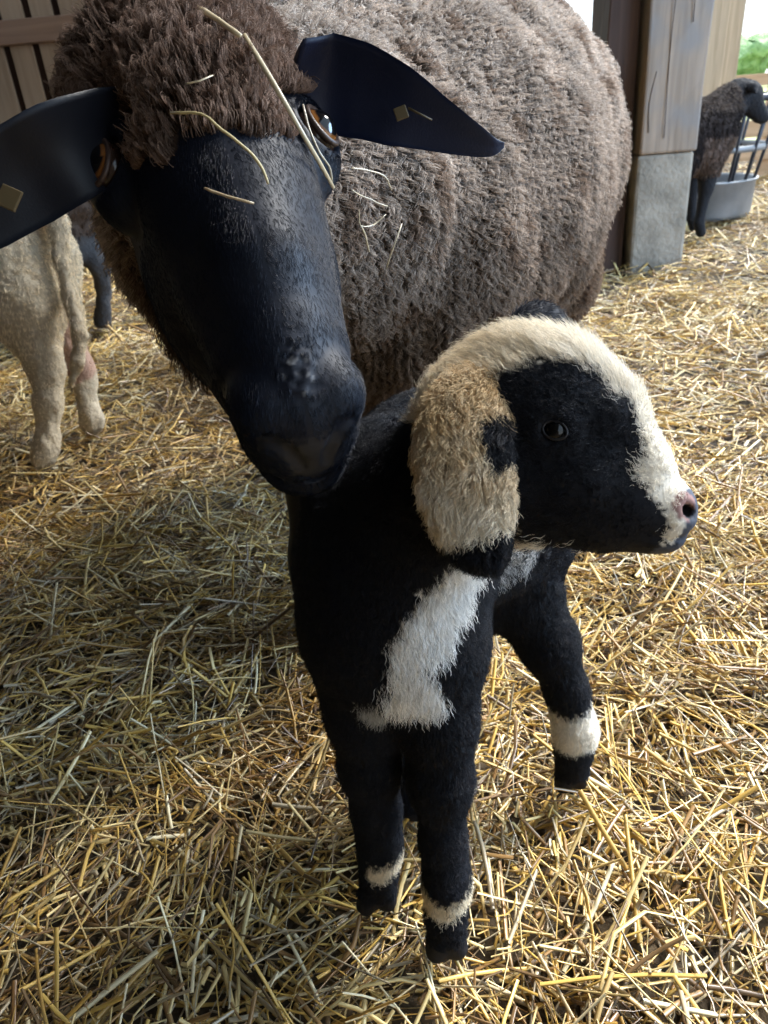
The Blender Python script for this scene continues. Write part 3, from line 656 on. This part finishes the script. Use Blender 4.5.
# ears: cupped leaves
def leaf_ear(name, cl, hwid, face, cup, thick, parent, mat, col, label=None, nW=13, nL=8):
    """cl centre line points, hwid half widths, face = direction the hollow side looks to"""
    n0 = len(cl); path = bez(cl, nL); w = np.interp(np.linspace(0, 1, len(path)), np.linspace(0, 1, n0), hwid)
    T = unit(np.gradient(path, axis=0)); V = []
    for i in range(len(path)):
        f = np.array(face, float); f = f-T[i]*(f@T[i]); f = unit(f); s_ = np.cross(T[i], f)
        for side in (0, 1):
            for j in range(nW):
                u = -1+2*j/(nW-1); u = u if side == 0 else -u
                th = thick*(1-abs(u)**3)*(0.5 if side == 0 else -0.5)*min(1, w[i]/0.008)
                V.append(path[i]+s_*(u*w[i])+f*(cup*w[i]*(u*u)+th))
    m = 2*nW; Fc = [(i*m+j, i*m+(j+1) % m, (i+1)*m+(j+1) % m, (i+1)*m+j) for i in range(len(path)-1) for j in range(m)]
    Fc.append(tuple(range(m))[::-1]); Fc.append(tuple((len(path)-1)*m+j for j in range(m)))
    V = np.array(V); o = mesh_obj(name, V, Fc, mat, parent, np.tile(col, (len(V), 1)), smooth=True)
    if label: tag(o, label)
    return o, path, w
px = lambda v, d: v*d/FPX
M_ear = attr_mat('ear_coat', 0.5, bump=(700, 0.25, 0.0006), spec=0.25)
d = 0.49
cR = [P(292, 80, 0.476), P(325, 82, d), P(362, 90, d), P(398, 105, d), P(432, 121, d+.005), P(465, 136, d+.01), P(490, 146, d+.015), P(504, 145, d+.018)]
earR, pr_, wr_ = leaf_ear('ear', cR, [px(v, d) for v in (38, 45, 43, 37, 27, 18, 10, 2.5)], (-0.10, -0.95, -0.20), 0.30, 0.005, ewe, M_ear, (0.006, 0.010, 0.030))
d = 0.425
cL = [P(135, 120, 0.46), P(100, 134, 0.44), P(62, 152, d), P(22, 176, d), P(-25, 206, d-.005), P(-75, 240, d-.01), P(-115, 268, d-.012), P(-135, 280, d-.012)]
earL, pl_, wl_ = leaf_ear('ear', cL, [px(v, d) for v in (34, 42, 46, 46, 42, 32, 16, 2)], (0.12, -0.95, -0.2), 0.35, 0.006, ewe, M_ear, (0.007, 0.008, 0.013))
def ear_tag(c, face, w, h, ang, parent):
    f = unit(np.array(face, float)); a = unit(np.cross(f, [0, 0, 1.0])); b_ = np.cross(a, f)
    u = a*math.cos(ang)+b_*math.sin(ang); v = -a*math.sin(ang)+b_*math.cos(ang)
    V = [c+u*x*w+v*y*h+f*z*0.0009 for z in (-1, 1) for (x, y) in ((-1, -1), (1, -1), (1, 1), (-1, 1))]
    o = mesh_obj('ear_tag', V, [(3, 2, 1, 0), (4, 5, 6, 7), (0, 1, 5, 4), (1, 2, 6, 5), (2, 3, 7, 6), (3, 0, 4, 7)], M_tag, parent, smooth=False); bevel(o, 0.0006)
    tag(o, 'small dull yellow ear tag'); return o
ear_tag(P(401, 113, 0.478), (-0.1, -0.85, 0.45), 0.0042, 0.0042, -0.3, earR)
V, Fc = tube([P(408, 108, 0.48), P(432, 120, 0.482)], [0.0009, 0.0006], 6); mesh_obj('tag_pin', V, Fc, M_tag, earR)
ear_tag(P(9, 198, 0.405), (0.0, -0.85, 0.45), 0.006, 0.006, 0.5, earL)

# ------------------------------------------------------------------ the lamb
lamb = empty('lamb', (0.06, 0.42, 0.0), 'small black lamb with a cream and black face standing beside the ewe\'s muzzle', 'lamb')
s = Sculpt((-0.16, 0.22, -0.012), (0.29, 0.74, 0.54), 0.0026)
R = lambda r, d: r*d/FPX
def pc(l, k=0.02, mode='add'):   # chain of (px, py, depth, radius in pixels)
    s.chain([P(x, y, d) for x, y, d, r in l], [R(r, d) for x, y, d, r in l], k, mode)
# trunk
pc([(392, 560, .525, 78), (455, 520, .60, 80), (505, 520, .665, 76)], 0.03)
pc([(362, 500, .535, 52), (372, 620, .515, 58)], 0.03); pc([(430, 560, .52, 58), (425, 640, .52, 52)], 0.03)
pc([(385, 600, .52, 70), (395, 660, .53, 55)], 0.03)
pc([(348, 560, .56, 46), (345, 625, .57, 38)], 0.03)
pc([(385, 482, .545, 62), (430, 470, .62, 70), (480, 500, .68, 70)], 0.03)
# neck
pc([(470, 450, .455, 56), (430, 500, .47, 62), (395, 545, .50, 68)], 0.03)
# front legs
def hoof(top, t1, t2, rr):
    for t in (t1, t2): q = G(t[0], t[1], 0.006); s.cone(P(*top[:3]), q, top[3]*0.9, rr, 0.004)
fa, fb, fc_, fd = G(379, 893, 0.012), G(446, 938, 0.012), G(575, 772, 0.012), G(414, 800, 0.012)
def dep(p): return (np.array(p)-_C)@_f
s.chain([P(362, 640, .53), P(366, 710, .550), P(370, 765, .572), P(376, 810, .588), P(380, 845, .597), P(379, 872, .603)], [.040, .0265, .0195, .0160, .0140, .0155], .018)
hoof((379, 872, .603, .0145), (366, 905), (387, 901), .0085)
s.chain([P(432, 650, .525), P(439, 720, .535), P(441, 780, .549), P(443, 840, .562), P(447, 880, .568), P(446, 914, .572)], [.038, .0235, .0195, .0140, .0145, .0160], .018)
hoof((446, 914, .572, .0155), (437, 950), (456, 947), .0095)
# hind legs
s.chain([P(488, 550, .655), P(517, 590, .66), P(548, 642, .668), P(567, 692, .678), P(575, 730, .685), P(573, 755, .69)], [.050, .033, .0225, .0155, .0160, .0165], .02)
hoof((573, 755, .69, .0155), (563, 784), (579, 780), .0090)
s.chain([P(440, 590, .66), P(425, 660, .66), P(415, 720, .69), P(414, 775, .695), fd], [.055, .040, .022, .018, .019], .02)
s.chain([P(515, 500, .72), P(525, 545, .735), P(522, 590, .74)], [.020, .014, .008], .02)
# head, drawn in the profile plane
DH = lambda x: 0.452-(x-430)*0.00013
def H_(x, y, off=0.0): return P(x, y, DH(x)+off)
def hc(l, k=0.012, off=0.0, mode='add'): s.chain([H_(x, y, off) for x, y, r in l], [R(r, DH(x)) for x, y, r in l], k, mode)
hx = unit(H_(690, 505)-H_(470, 425)); hy = unit(-_f-hx*(-_f@hx)); hz = np.cross(hx, hy); hz = hz if hz[2] > 0 else -hz
HM = np.stack([hx, hy, hz])
s.ell(H_(528, 408), (0.050, 0.041, 0.045), 0.012, HM)
s.ell(H_(478, 420), (0.036, 0.038, 0.038), 0.012, HM)
hc([(560, 400, 52), (598, 424, 44), (634, 465, 31), (664, 497, 22)])
hc([(520, 470, 62), (575, 480, 52), (630, 505, 34), (662, 518, 25)])
hc([(530, 505, 38), (600, 522, 25), (650, 533, 14), (663, 537, 11)])
s.ell(H_(674, 509), (R(20, .42), R(22, .42), R(21, .42)), 0.008, HM)
hc([(675, 522, 17), (672, 536, 12)], 0.006)
for e in (1, -1):
    s.ell(H_(550, 436)+hy*e*0.028, (0.017, 0.012, 0.014), 0.01, HM)
    s.ell(H_(553, 443)+hy*e*0.0405, (0.0070, 0.0055, 0.0060), 0.003, HM, 'cut')
    s.ell(H_(682, 512)+hy*e*0.0085, (0.0062, 0.0045, 0.0034), 0.003, HM, 'cut')
    s.chain([H_(693, 531)+hy*e*0.001, H_(672, 541)+hy*e*0.0085, H_(640, 536)+hy*e*0.016], [0.0011]*3, 0.003, 'cut')
Vl, Ql = s.mesh(relax=1)
# coat pattern: patches kept in the lamb's own head plane, chest plane and leg heights
hO = H_(550, 440)
def uv(p): return np.stack([(p-hO)@hx, (p-hO)@hz], -1)
def poly(ptsxy): return uv(np.array([H_(x, y) for x, y in ptsxy]))
def inside(q, pg):
    r = np.zeros(len(q), bool); n_ = len(pg)
    for i in range(n_):
        a, b_ = pg[i], pg[(i+1) % n_]; c = ((a[1] > q[:, 1]) != (b_[1] > q[:, 1])) & (q[:, 0] < (b_[0]-a[0])*(q[:, 1]-a[1])/(b_[1]-a[1]+1e-12)+a[0]); r ^= c
    return r
eyepatch = poly([(485, 420), (497, 392), (530, 381), (575, 380), (606, 394), (630, 418), (643, 445), (643, 462), (622, 484), (640, 492), (655, 506), (662, 524), (658, 544), (650, 570), (560, 570), (480, 600), (470, 560)])
muzz = poly([(650, 549), (668, 545), (679, 534), (683, 520), (686, 505), (683, 490), (720, 470), (720, 570), (650, 570)])
chest = np.array([(432, 580), (452, 562), (482, 556), (486, 575), (470, 610), (448, 645), (428, 672), (445, 695), (438, 716), (405, 722), (385, 712), (386, 672), (392, 640)], float)
cO = P(430, 640, .47); cx, cz = _r, _u
cuv = lambda p: np.stack([(p-cO)@cx, (p-cO)@cz], -1)
chestp = cuv(np.array([P(x, y, .472+0.00012*(y-560)) for x, y in chest]))
kneep = cuv(np.array([P(x, y, .49) for x, y in [(352, 710), (372, 708), (392, 722), (385, 735), (365, 728)]]))
neckp = cuv(np.array([P(x, y, .60) for x, y in [(486, 548), (530, 548), (528, 564), (508, 570), (492, 580), (486, 570)]]))
headm = lambda p: (((p-H_(440, 470))@hx > -0.012) & ((p-H_(520, 560))@hz > -0.004)) | (((p-H_(440, 400))@hx > -0.01) & ((p-H_(440, 440))@hz > 0))
legz = lambda y, x: None
WH, CR, TAN, BK = A([0.90, 0.88, 0.84]), A([0.80, 0.70, 0.53]), A([0.56, 0.41, 0.23]), A([0.0055, 0.0065, 0.011])
zb = lambda x, y, d: P(x, y, d)[2]
bandA = (zb(380, 864, .60), zb(380, 842, .60)); bandB = (zb(446, 905, .566), zb(446, 882, .566)); bandC = (zb(575, 742, .683), zb(575, 698, .683))
nseg = lambda p, c, r: np.hypot(p[:, 0]-c[0], p[:, 1]-c[1]) < r
def coat(p, nn):
    jit = 0.0036; q = p+RNG.normal(0, jit*0.5, p.shape)+0.0045*np.stack([smooth_noise(p, 0.012, 60+i) for i in range(3)], 1)
    c = np.tile(BK, (len(p), 1)); typ = np.zeros(len(p), int)
    hm = headm(p) & (np.abs((p-hO)@hy) < 0.058); hm &= (((p-H_(478, 440))@hx > 0) | ((p-H_(440, 436))@hz > 0)); U = uv(q)
    blaze = hm & ~inside(U, eyepatch) & ~inside(uv(p), muzz)
    low = (q-H_(560, 547))@hz < -0.0010                            # thin pale line under the jaw
    blaze |= hm & low & ((p-H_(505, 540))@hx > 0) & ((p-H_(662, 540))@hx < 0)
    t = np.clip(((p-H_(470, 400))@hx)/0.07, 0, 1)[:, None]; c = np.where(blaze[:, None], (CR*0.9+TAN*0.1)*(1-t)+(WH*0.5+CR*0.5)*t, c); typ[blaze] = 1
    far = hm & ((p-H_(430, 450))@hx < 0.0) & blaze
    near = (nn@-_f > 0.0)
    cm = inside(cuv(q), chestp) & near & ~hm & (p[:, 1] < 0.50); c[cm] = WH; typ[cm] = 2
    nm = inside(cuv(q), neckp) & near & ~hm; sel = nm & (RNG.random(len(p)) < 0.45); c[sel] = WH*0.5; typ[sel] = 1
    km = inside(cuv(q), kneep) & near & (p[:, 1] < 0.50) & ~hm; c[km] = WH*0.5; typ[km] = 1
    a = (q[:, 2] > bandA[0]) & (q[:, 2] < bandA[1]) & nseg(p, fa, 0.04) & (p[:, 0] > fa[0]-0.006); c[a] = CR; typ[a] = 1
    b_ = (q[:, 2] > bandB[0]) & (q[:, 2] < bandB[1]) & nseg(p, fb, 0.035); c[b_] = CR; typ[b_] = 1
    d_ = (q[:, 2] > bandC[0]) & (q[:, 2] < bandC[1]) & nseg(p, fc_, 0.06); c[d_] = CR*0.5+WH*0.5; typ[d_] = 1
    return c, typ
cl_, ty = coat(Vl, normals(Vl, Ql))
U = uv(Vl); mz = headm(Vl) & inside(U, muzz); cl_[mz] = (0.06, 0.065, 0.085)
nos = np.linalg.norm(Vl-(H_(680, 508)+hy*0.012), axis=1) < 0.008; cl_[nos] = (0.30, 0.17, 0.15)
inn = np.linalg.norm(Vl-(H_(683, 513)+hy*0.009), axis=1) < 0.0048; cl_[inn] = (0.01, 0.008, 0.01)
hoofm = (Vl[:, 2] < 0.016); cl_[hoofm] = (0.012, 0.011, 0.013)
tag(mesh_obj('body', Vl, Ql, M_lambskin, lamb, cl_*np.where(ty > 0, 0.8, 1)[:, None]))
def lamb_dens(q, nn):
    vis = (nn*unit(_C-q)).sum(1); mzz = headm(q) & inside(uv(q), muzz)
    e1 = np.linalg.norm(q-(H_(553, 443)+hy*0.040), axis=1) < 0.0062
    n1 = np.linalg.norm(q-(H_(683, 512)+hy*0.010), axis=1) < 0.007
    return np.where(mzz | e1 | n1 | (q[:, 2] < 0.016), 0.0, np.where(vis > -0.3, 1.0, 0.3))
p, n = scatter(Vl, Ql, 300000, lamb_dens); c, ty = coat(p, n); hm = headm(p)
cmb = np.tile([0, 0, -1.0], (len(p), 1)); cmb[hm] = -hx*0.9+hz*0.15
cmb += 0.35*np.stack([smooth_noise(p, 0.02, 70+i) for i in range(3)], 1)
snout = np.clip(((p-H_(590, 450))@hx)/0.05, 0, 1)
top = hm & ((p-H_(540, 372))@hz > 0)
Ln = np.where(hm, np.where(ty > 0, 0.0105, 0.0055)*(1-0.7*snout), np.where(ty == 2, 0.0095, np.where(p[:, 2] < 0.12, 0.0045, 0.0065)))
Ln = np.where(top, Ln*1.35, Ln)*RNG.uniform(0.7, 1.25, len(p))
c = c*RNG.uniform(0.75, 1.2, (len(p), 1))
grow('fur', p, n, cmb, Ln, np.array([0.00014]), c, M_fur, lamb, lay=np.where(hm, 0.60, 0.5), K=5, clump=0.5, csize=0.0045, curl=0.0008, cfreq=1.2, jitter=0.26, sink=0.001)

# lamb eye
def lamb_eye(e):
    c0 = H_(553, 443)+hy*e*0.0350; V, Fc = sphere(c0, (0.0066, 0.0066, 0.0066)); o = mesh_obj('eye', V, Fc, M_cornea, lamb)
    rg = [c0+hy*e*0.0046+hx*0.0066*math.cos(a)+hz*0.0048*math.sin(a) for a in np.linspace(0, 2*math.pi, 29)]
    V, Fc = tube(rg, [0.0007]*29, 6, 1, tuple(hy), closed=False); mesh_obj('eyelid', V, Fc, plain('dark_lid', (0.008, 0.006, 0.007), 0.5), o)
lamb_eye(1); lamb_eye(-1)

# hanging ear with fluffy cream hair, black spot and black tip
def ear_sculpt(pts, k=0.01):
    e = Sculpt(np.min([q[0] for q in pts], 0)-0.05, np.max([q[0] for q in pts], 0)+0.05, 0.0018)
    return e
def lamb_ear(pts, thick, axis_n, spot=None, tipz=None, name='ear', label=None, nf=30000, allblack=False):
    path = bez([q[0] for q in pts], 5); w = np.interp(np.linspace(0, 1, len(path)), np.linspace(0, 1, len(pts)), [q[1] for q in pts])
    e = Sculpt(path.min(0)-w.max()-0.02, path.max(0)+w.max()+0.02, 0.002); T = unit(np.gradient(path, axis=0)); an = np.array(axis_n)
    for i in range(len(path)):
        nn_ = unit(an-T[i]*(an@T[i])); sd = np.cross(T[i], nn_); e.ell(path[i], (w[i], thick, w[i]*0.6+0.003), 0.006, np.stack([sd, nn_, T[i]]))
    V, Q = e.mesh()
    return V, Q
ne = [(P(488, 388, .418), .011), (P(470, 405, .408), .018), (P(463, 440, .402), .0225), (P(465, 480, .400), .0220), (P(472, 515, .402), .0185), (P(482, 540, .405), .0115), (P(486, 552, .406), .006)]
Ve, Qe = lamb_ear(ne, 0.006, -_f)
eO = P(480, 470, .40); euv = lambda p: np.stack([(p-eO)@_r, (p-eO)@_u], -1)
tipc = euv(P(478, 530, .402)[None])[0]; spotc = euv(P(498, 438, .402)[None])[0]
def earcoat(p):
    q = euv(p)+0.0025*np.stack([smooth_noise(p, 0.008, 80+i) for i in range(2)], 1)+RNG.normal(0, 0.0006, (len(p), 2))
    t = np.clip((q[:, 1]+0.03)/0.06, 0, 1)[:, None]; nz = smooth_noise(p, 0.012, 85)[:, None]*0.35
    c = np.clip(t+nz, 0, 1)*TAN+(1-np.clip(t+nz, 0, 1))*(CR*0.75+WH*0.2)
    sp = ((q[:, 0]-spotc[0])/0.010)**2+((q[:, 1]-spotc[1])/0.0155)**2 < 1
    tp = q[:, 1] < tipc[1]+0.25*(q[:, 0]-tipc[0])
    c[sp | tp] = BK; return c
ear_l = mesh_obj('ear', Ve, Qe, M_lambskin, lamb, earcoat(Ve)*0.8); tag(ear_l, 'drooping tan ear with a black spot and black tip')
p, n = scatter(Ve, Qe, 42000)
cmb = np.tile(-_u+_r*-0.1, (len(p), 1))+0.8*np.stack([smooth_noise(p, 0.010, 90+i) for i in range(3)], 1)
grow('ear_fur', p, n, cmb, RNG.uniform(0.006, 0.0115, len(p)), 0.00019, earcoat(p)*RNG.uniform(0.75, 1.2, (len(p), 1)), M_fur, ear_l, lay=0.55, K=6, clump=0.55, csize=0.0055, curl=0.0012, cfreq=1.2, jitter=0.25, sink=0.001)
fe = [(P(520, 352, .487), .013), (P(533, 332, .495), .017), (P(545, 326, .503), .015), (P(556, 330, .508), .007)]
Ve, Qe = lamb_ear(fe, 0.006, -_f)
ear_f = mesh_obj('ear', Ve, Qe, M_lambskin, lamb, np.tile([0.008, 0.009, 0.014], (len(Ve), 1))); tag(ear_f, 'far ear, blue-black')
p, n = scatter(Ve, Qe, 7000); grow('ear_fur', p, n, np.tile([0.5, 0, -.3], (len(p), 1)), 0.007, 0.00018, A([0.018, 0.021, 0.032])*RNG.uniform(0.6, 1.4, (len(p), 1)), M_fur, ear_f, lay=0.7, K=3)

# ------------------------------------------------------------------ straw litter
PAL = np.array([[0.62, 0.42, 0.12], [0.72, 0.58, 0.30], [0.50, 0.32, 0.09], [0.30, 0.18, 0.075], [0.40, 0.34, 0.25], [0.80, 0.72, 0.52], [0.16, 0.10, 0.05], [0.55, 0.42, 0.20]])
PW = np.array([0.20, 0.15, 0.14, 0.13, 0.12, 0.06, 0.10, 0.10]); PW = PW/PW.sum(); PAL = PAL*1.02*np.array([1.03, 0.98, 0.86])
def stalks(n, x0, x1, y0, y1, lmin, lmax, wmin, wmax, rings, deep=0.03, lift=0.25):
    x = RNG.uniform(x0, x1, n); y = RNG.uniform(y0, y1, n); z = ground_z(x, y)-RNG.random(n)**0.7*deep+0.012
    ok_ = ~((y > 4.55) & (x < -0.4)); x, y, z = x[ok_], y[ok_], z[ok_]; n = len(x)
    a = RNG.uniform(0, 2*math.pi, n); a = np.where(RNG.random(n) < 0.35, 0.5*smooth_noise(np.stack([x, y, 0*x], 1), 0.15, 6)*6+RNG.normal(0, 0.4, n), a)
    ti = RNG.normal(0, lift, n); L = lmin+(lmax-lmin)*RNG.random(n)**2.8; w = RNG.uniform(wmin, wmax, n)*np.where(RNG.random(n) < 0.45, 0.45, 1.0)
    d = np.stack([np.cos(a)*np.cos(ti), np.sin(a)*np.cos(ti), np.sin(ti)], 1); sd = unit(np.cross(d, np.array([0, 0, 1.0])+RNG.normal(0, 0.5, (n, 3)))); up = np.cross(sd, d)
    z = z+np.abs(np.sin(ti))*L*0.35
    cen = np.stack([x, y, z], 1); bend = RNG.normal(0, 0.07, n)*L; kink = RNG.random(n) < 0.12; bend = np.where(kink, bend*3, bend*0.4)
    th = w*RNG.uniform(0.25, 0.9, n)
    sec = [(-1, -0.3), (1, -0.3), (0.55, 0.7), (-0.55, 0.7)] if rings > 2 else [(-1, -0.4), (1, -0.4), (0, 0.8)]
    m = len(sec); V = np.zeros((n, rings, m, 3))
    for r in range(rings):
        t = r/(rings-1)*2-1; c = cen+d*(L*0.5*t)[:, None]+up*(bend*(1-t*t))[:, None]*0.6+sd*(bend*(1-abs(t)))[:, None]
        for j, (u, v) in enumerate(sec): V[:, r, j] = c+sd*(u*w*0.5)[:, None]+up*(v*th*0.5)[:, None]
    base = (np.arange(n)*rings*m)[:, None]; f = []
    for r in range(rings-1):
        for j in range(m): f.append([r*m+j, r*m+(j+1) % m, (r+1)*m+(j+1) % m, (r+1)*m+j])
    f = np.array(f); Q = (base[:, None, :]+f[None]).reshape(-1, 4)
    col = PAL[RNG.choice(len(PAL), n, p=PW)]*RNG.uniform(0.75, 1.2, (n, 1))
    patch = smooth_noise(cen, 0.22, 15)*0.7+smooth_noise(cen, 0.7, 16)*0.6                               # wetter, browner litter in patches
    col = np.where((patch > 0.35)[:, None], col*[0.62, 0.55, 0.48], col)
    return V.reshape(-1, 3), Q, np.repeat(col, rings*m, axis=0)
parts = [stalks(58000, -0.75, 0.95, 0.10, 1.15, 0.012, 0.12, 0.0016, 0.0046, 4, 0.05, 0.30),
         stalks(12000, -1.7, -0.75, 0.3, 1.15, 0.02, 0.13, 0.0025, 0.005, 3), stalks(9000, 0.95, 1.7, 0.3, 1.15, 0.02, 0.13, 0.0025, 0.005, 3),
         stalks(42000, -1.9, 1.9, 1.15, 2.4, 0.02, 0.13, 0.0028, 0.0055, 3, 0.04), stalks(42000, -3.2, 3.6, 2.4, 5.2, 0.03, 0.14, 0.004, 0.008, 2, 0.04), stalks(9000, -5, 7, 5.2, 8, 0.05, 0.16, 0.006, 0.012, 2, 0.04),
         stalks(6000, -1.2, 1.2, -0.6, 0.12, 0.02, 0.13, 0.003, 0.005, 3)]
Vs = []; Qs = []; Cs = []; o_ = 0
for V, Q, C in parts: Vs.append(V); Qs.append(Q+o_); Cs.append(C); o_ += len(V)
st = mesh_obj('straw_bedding', np.concatenate(Vs), np.concatenate(Qs), M_straw, None, np.concatenate(Cs), smooth=False)
tag(st, 'loose golden straw bedding covering the whole barn floor', 'straw', kind='stuff')

# single straws caught on the ewe
def straw(pts, rad, col, label, name='straw_stalk', flat=0.6, hollow=False):
    rad = rad*0.78; path = bez(pts, 3); path = path+0.0003*np.stack([smooth_noise(path, 0.006, 90+i) for i in range(3)], 1); n = len(path); rr = [rad*(0.75+0.25*math.sin(i*1.3)*0.3+0.25) for i in range(n)]; rr[0] *= 0.8; rr[-1] *= 0.75
    V, Fc = tube(path, rr, 8, flat, (0.1, -0.9, 0.4)); V = np.array(V)
    o = mesh_obj(name, V, Fc, M_straw, None, np.tile(col, (len(V), 1)), loc=path[0]); tag(o, label, 'straw', 'loose straws caught on the ewe')
    return o
def onhead(x, y, lift=0.004):
    """nearest head or fleece surface along the sight line, lifted outwards"""
    o = P(x, y, 0.0001); dr = unit(P(x, y, 1.0)-_C); best = None
    w = allV-_C; t = w@dr; perp = np.linalg.norm(w-t[:, None]*dr, axis=1); m = (perp < 0.006) & (t > 0.1)
    return _C+dr*((t[m].min() if m.any() else 0.45)-lift)
S1 = (0.50, 0.41, 0.27); S2 = (0.50, 0.40, 0.20)
straw([onhead(244, 34, .034), onhead(290, 112, .028), onhead(334, 188, .010)], 0.0019, S1, 'long thick pale straw lying across the ewe\'s forehead down to beside her eye')
straw([onhead(197, 7, .036), onhead(218, 20, .036), onhead(240, 36, .036)], 0.0023, (0.55, 0.43, 0.26), 'flat brown straw blade on top of the woolly forehead, uppermost of the loose straws')
straw([onhead(303, 104, .008), onhead(309, 128, .006), onhead(319, 152, .006), onhead(329, 166, .006), onhead(332, 182, .006)], 0.0009, (0.42, 0.36, 0.27), 'thin grey straw between the thick forehead straw and the ewe\'s eye')
straw([onhead(170, 113, .016), onhead(201, 114, .017), onhead(222, 130, .016), onhead(248, 150, .013), onhead(262, 168, .009), onhead(268, 184, .006)], 0.0010, S2, 'thin bent yellow straw hanging over the middle of the ewe\'s forehead')
straw([onhead(204, 188, .006), onhead(226, 196, .006), onhead(254, 203, .006)], 0.0009, (0.55, 0.42, 0.26), 'short brown straw stuck on the black face below the woolly forehead')
straw([onhead(185, 84, .018), onhead(200, 81, .02), onhead(213, 75, .018)], 0.0006, S1, 'tiny straw splinter in the forehead wool left of the thick straw')
straw([P(400, 72, .484), P(420, 86, .484), P(446, 103, .487)], 0.0009, (0.80, 0.76, 0.45), 'bright straw lying along the upper edge of the ewe\'s outstretched ear')
for pts, r, L in (([(351, 168), (366, 170), (384, 176), (392, 190)], 0.0009, 'pale straw curved over the fleece just right of the ewe\'s eye'),
                  ([(352, 190), (362, 196), (372, 200), (380, 204), (388, 206)], 0.0007, 'wispy straw in the fleece below the curved one'),
                  ([(359, 210), (361, 226), (375, 224), (386, 214)], 0.0007, 'hooked thin straw in the fleece beside the ewe\'s face'),
                  ([(361, 226), (366, 238), (369, 252)], 0.0011, 'short straight straw pointing down in the fleece beside the ewe\'s face'),
                  ([(402, 224), (394, 245), (386, 270)], 0.0009, 'yellow straw stuck slantwise in the fleece, rightmost of the loose straws')):
    straw([onhead(x, y, .024) for x, y in pts], r*0.9, S1, L)
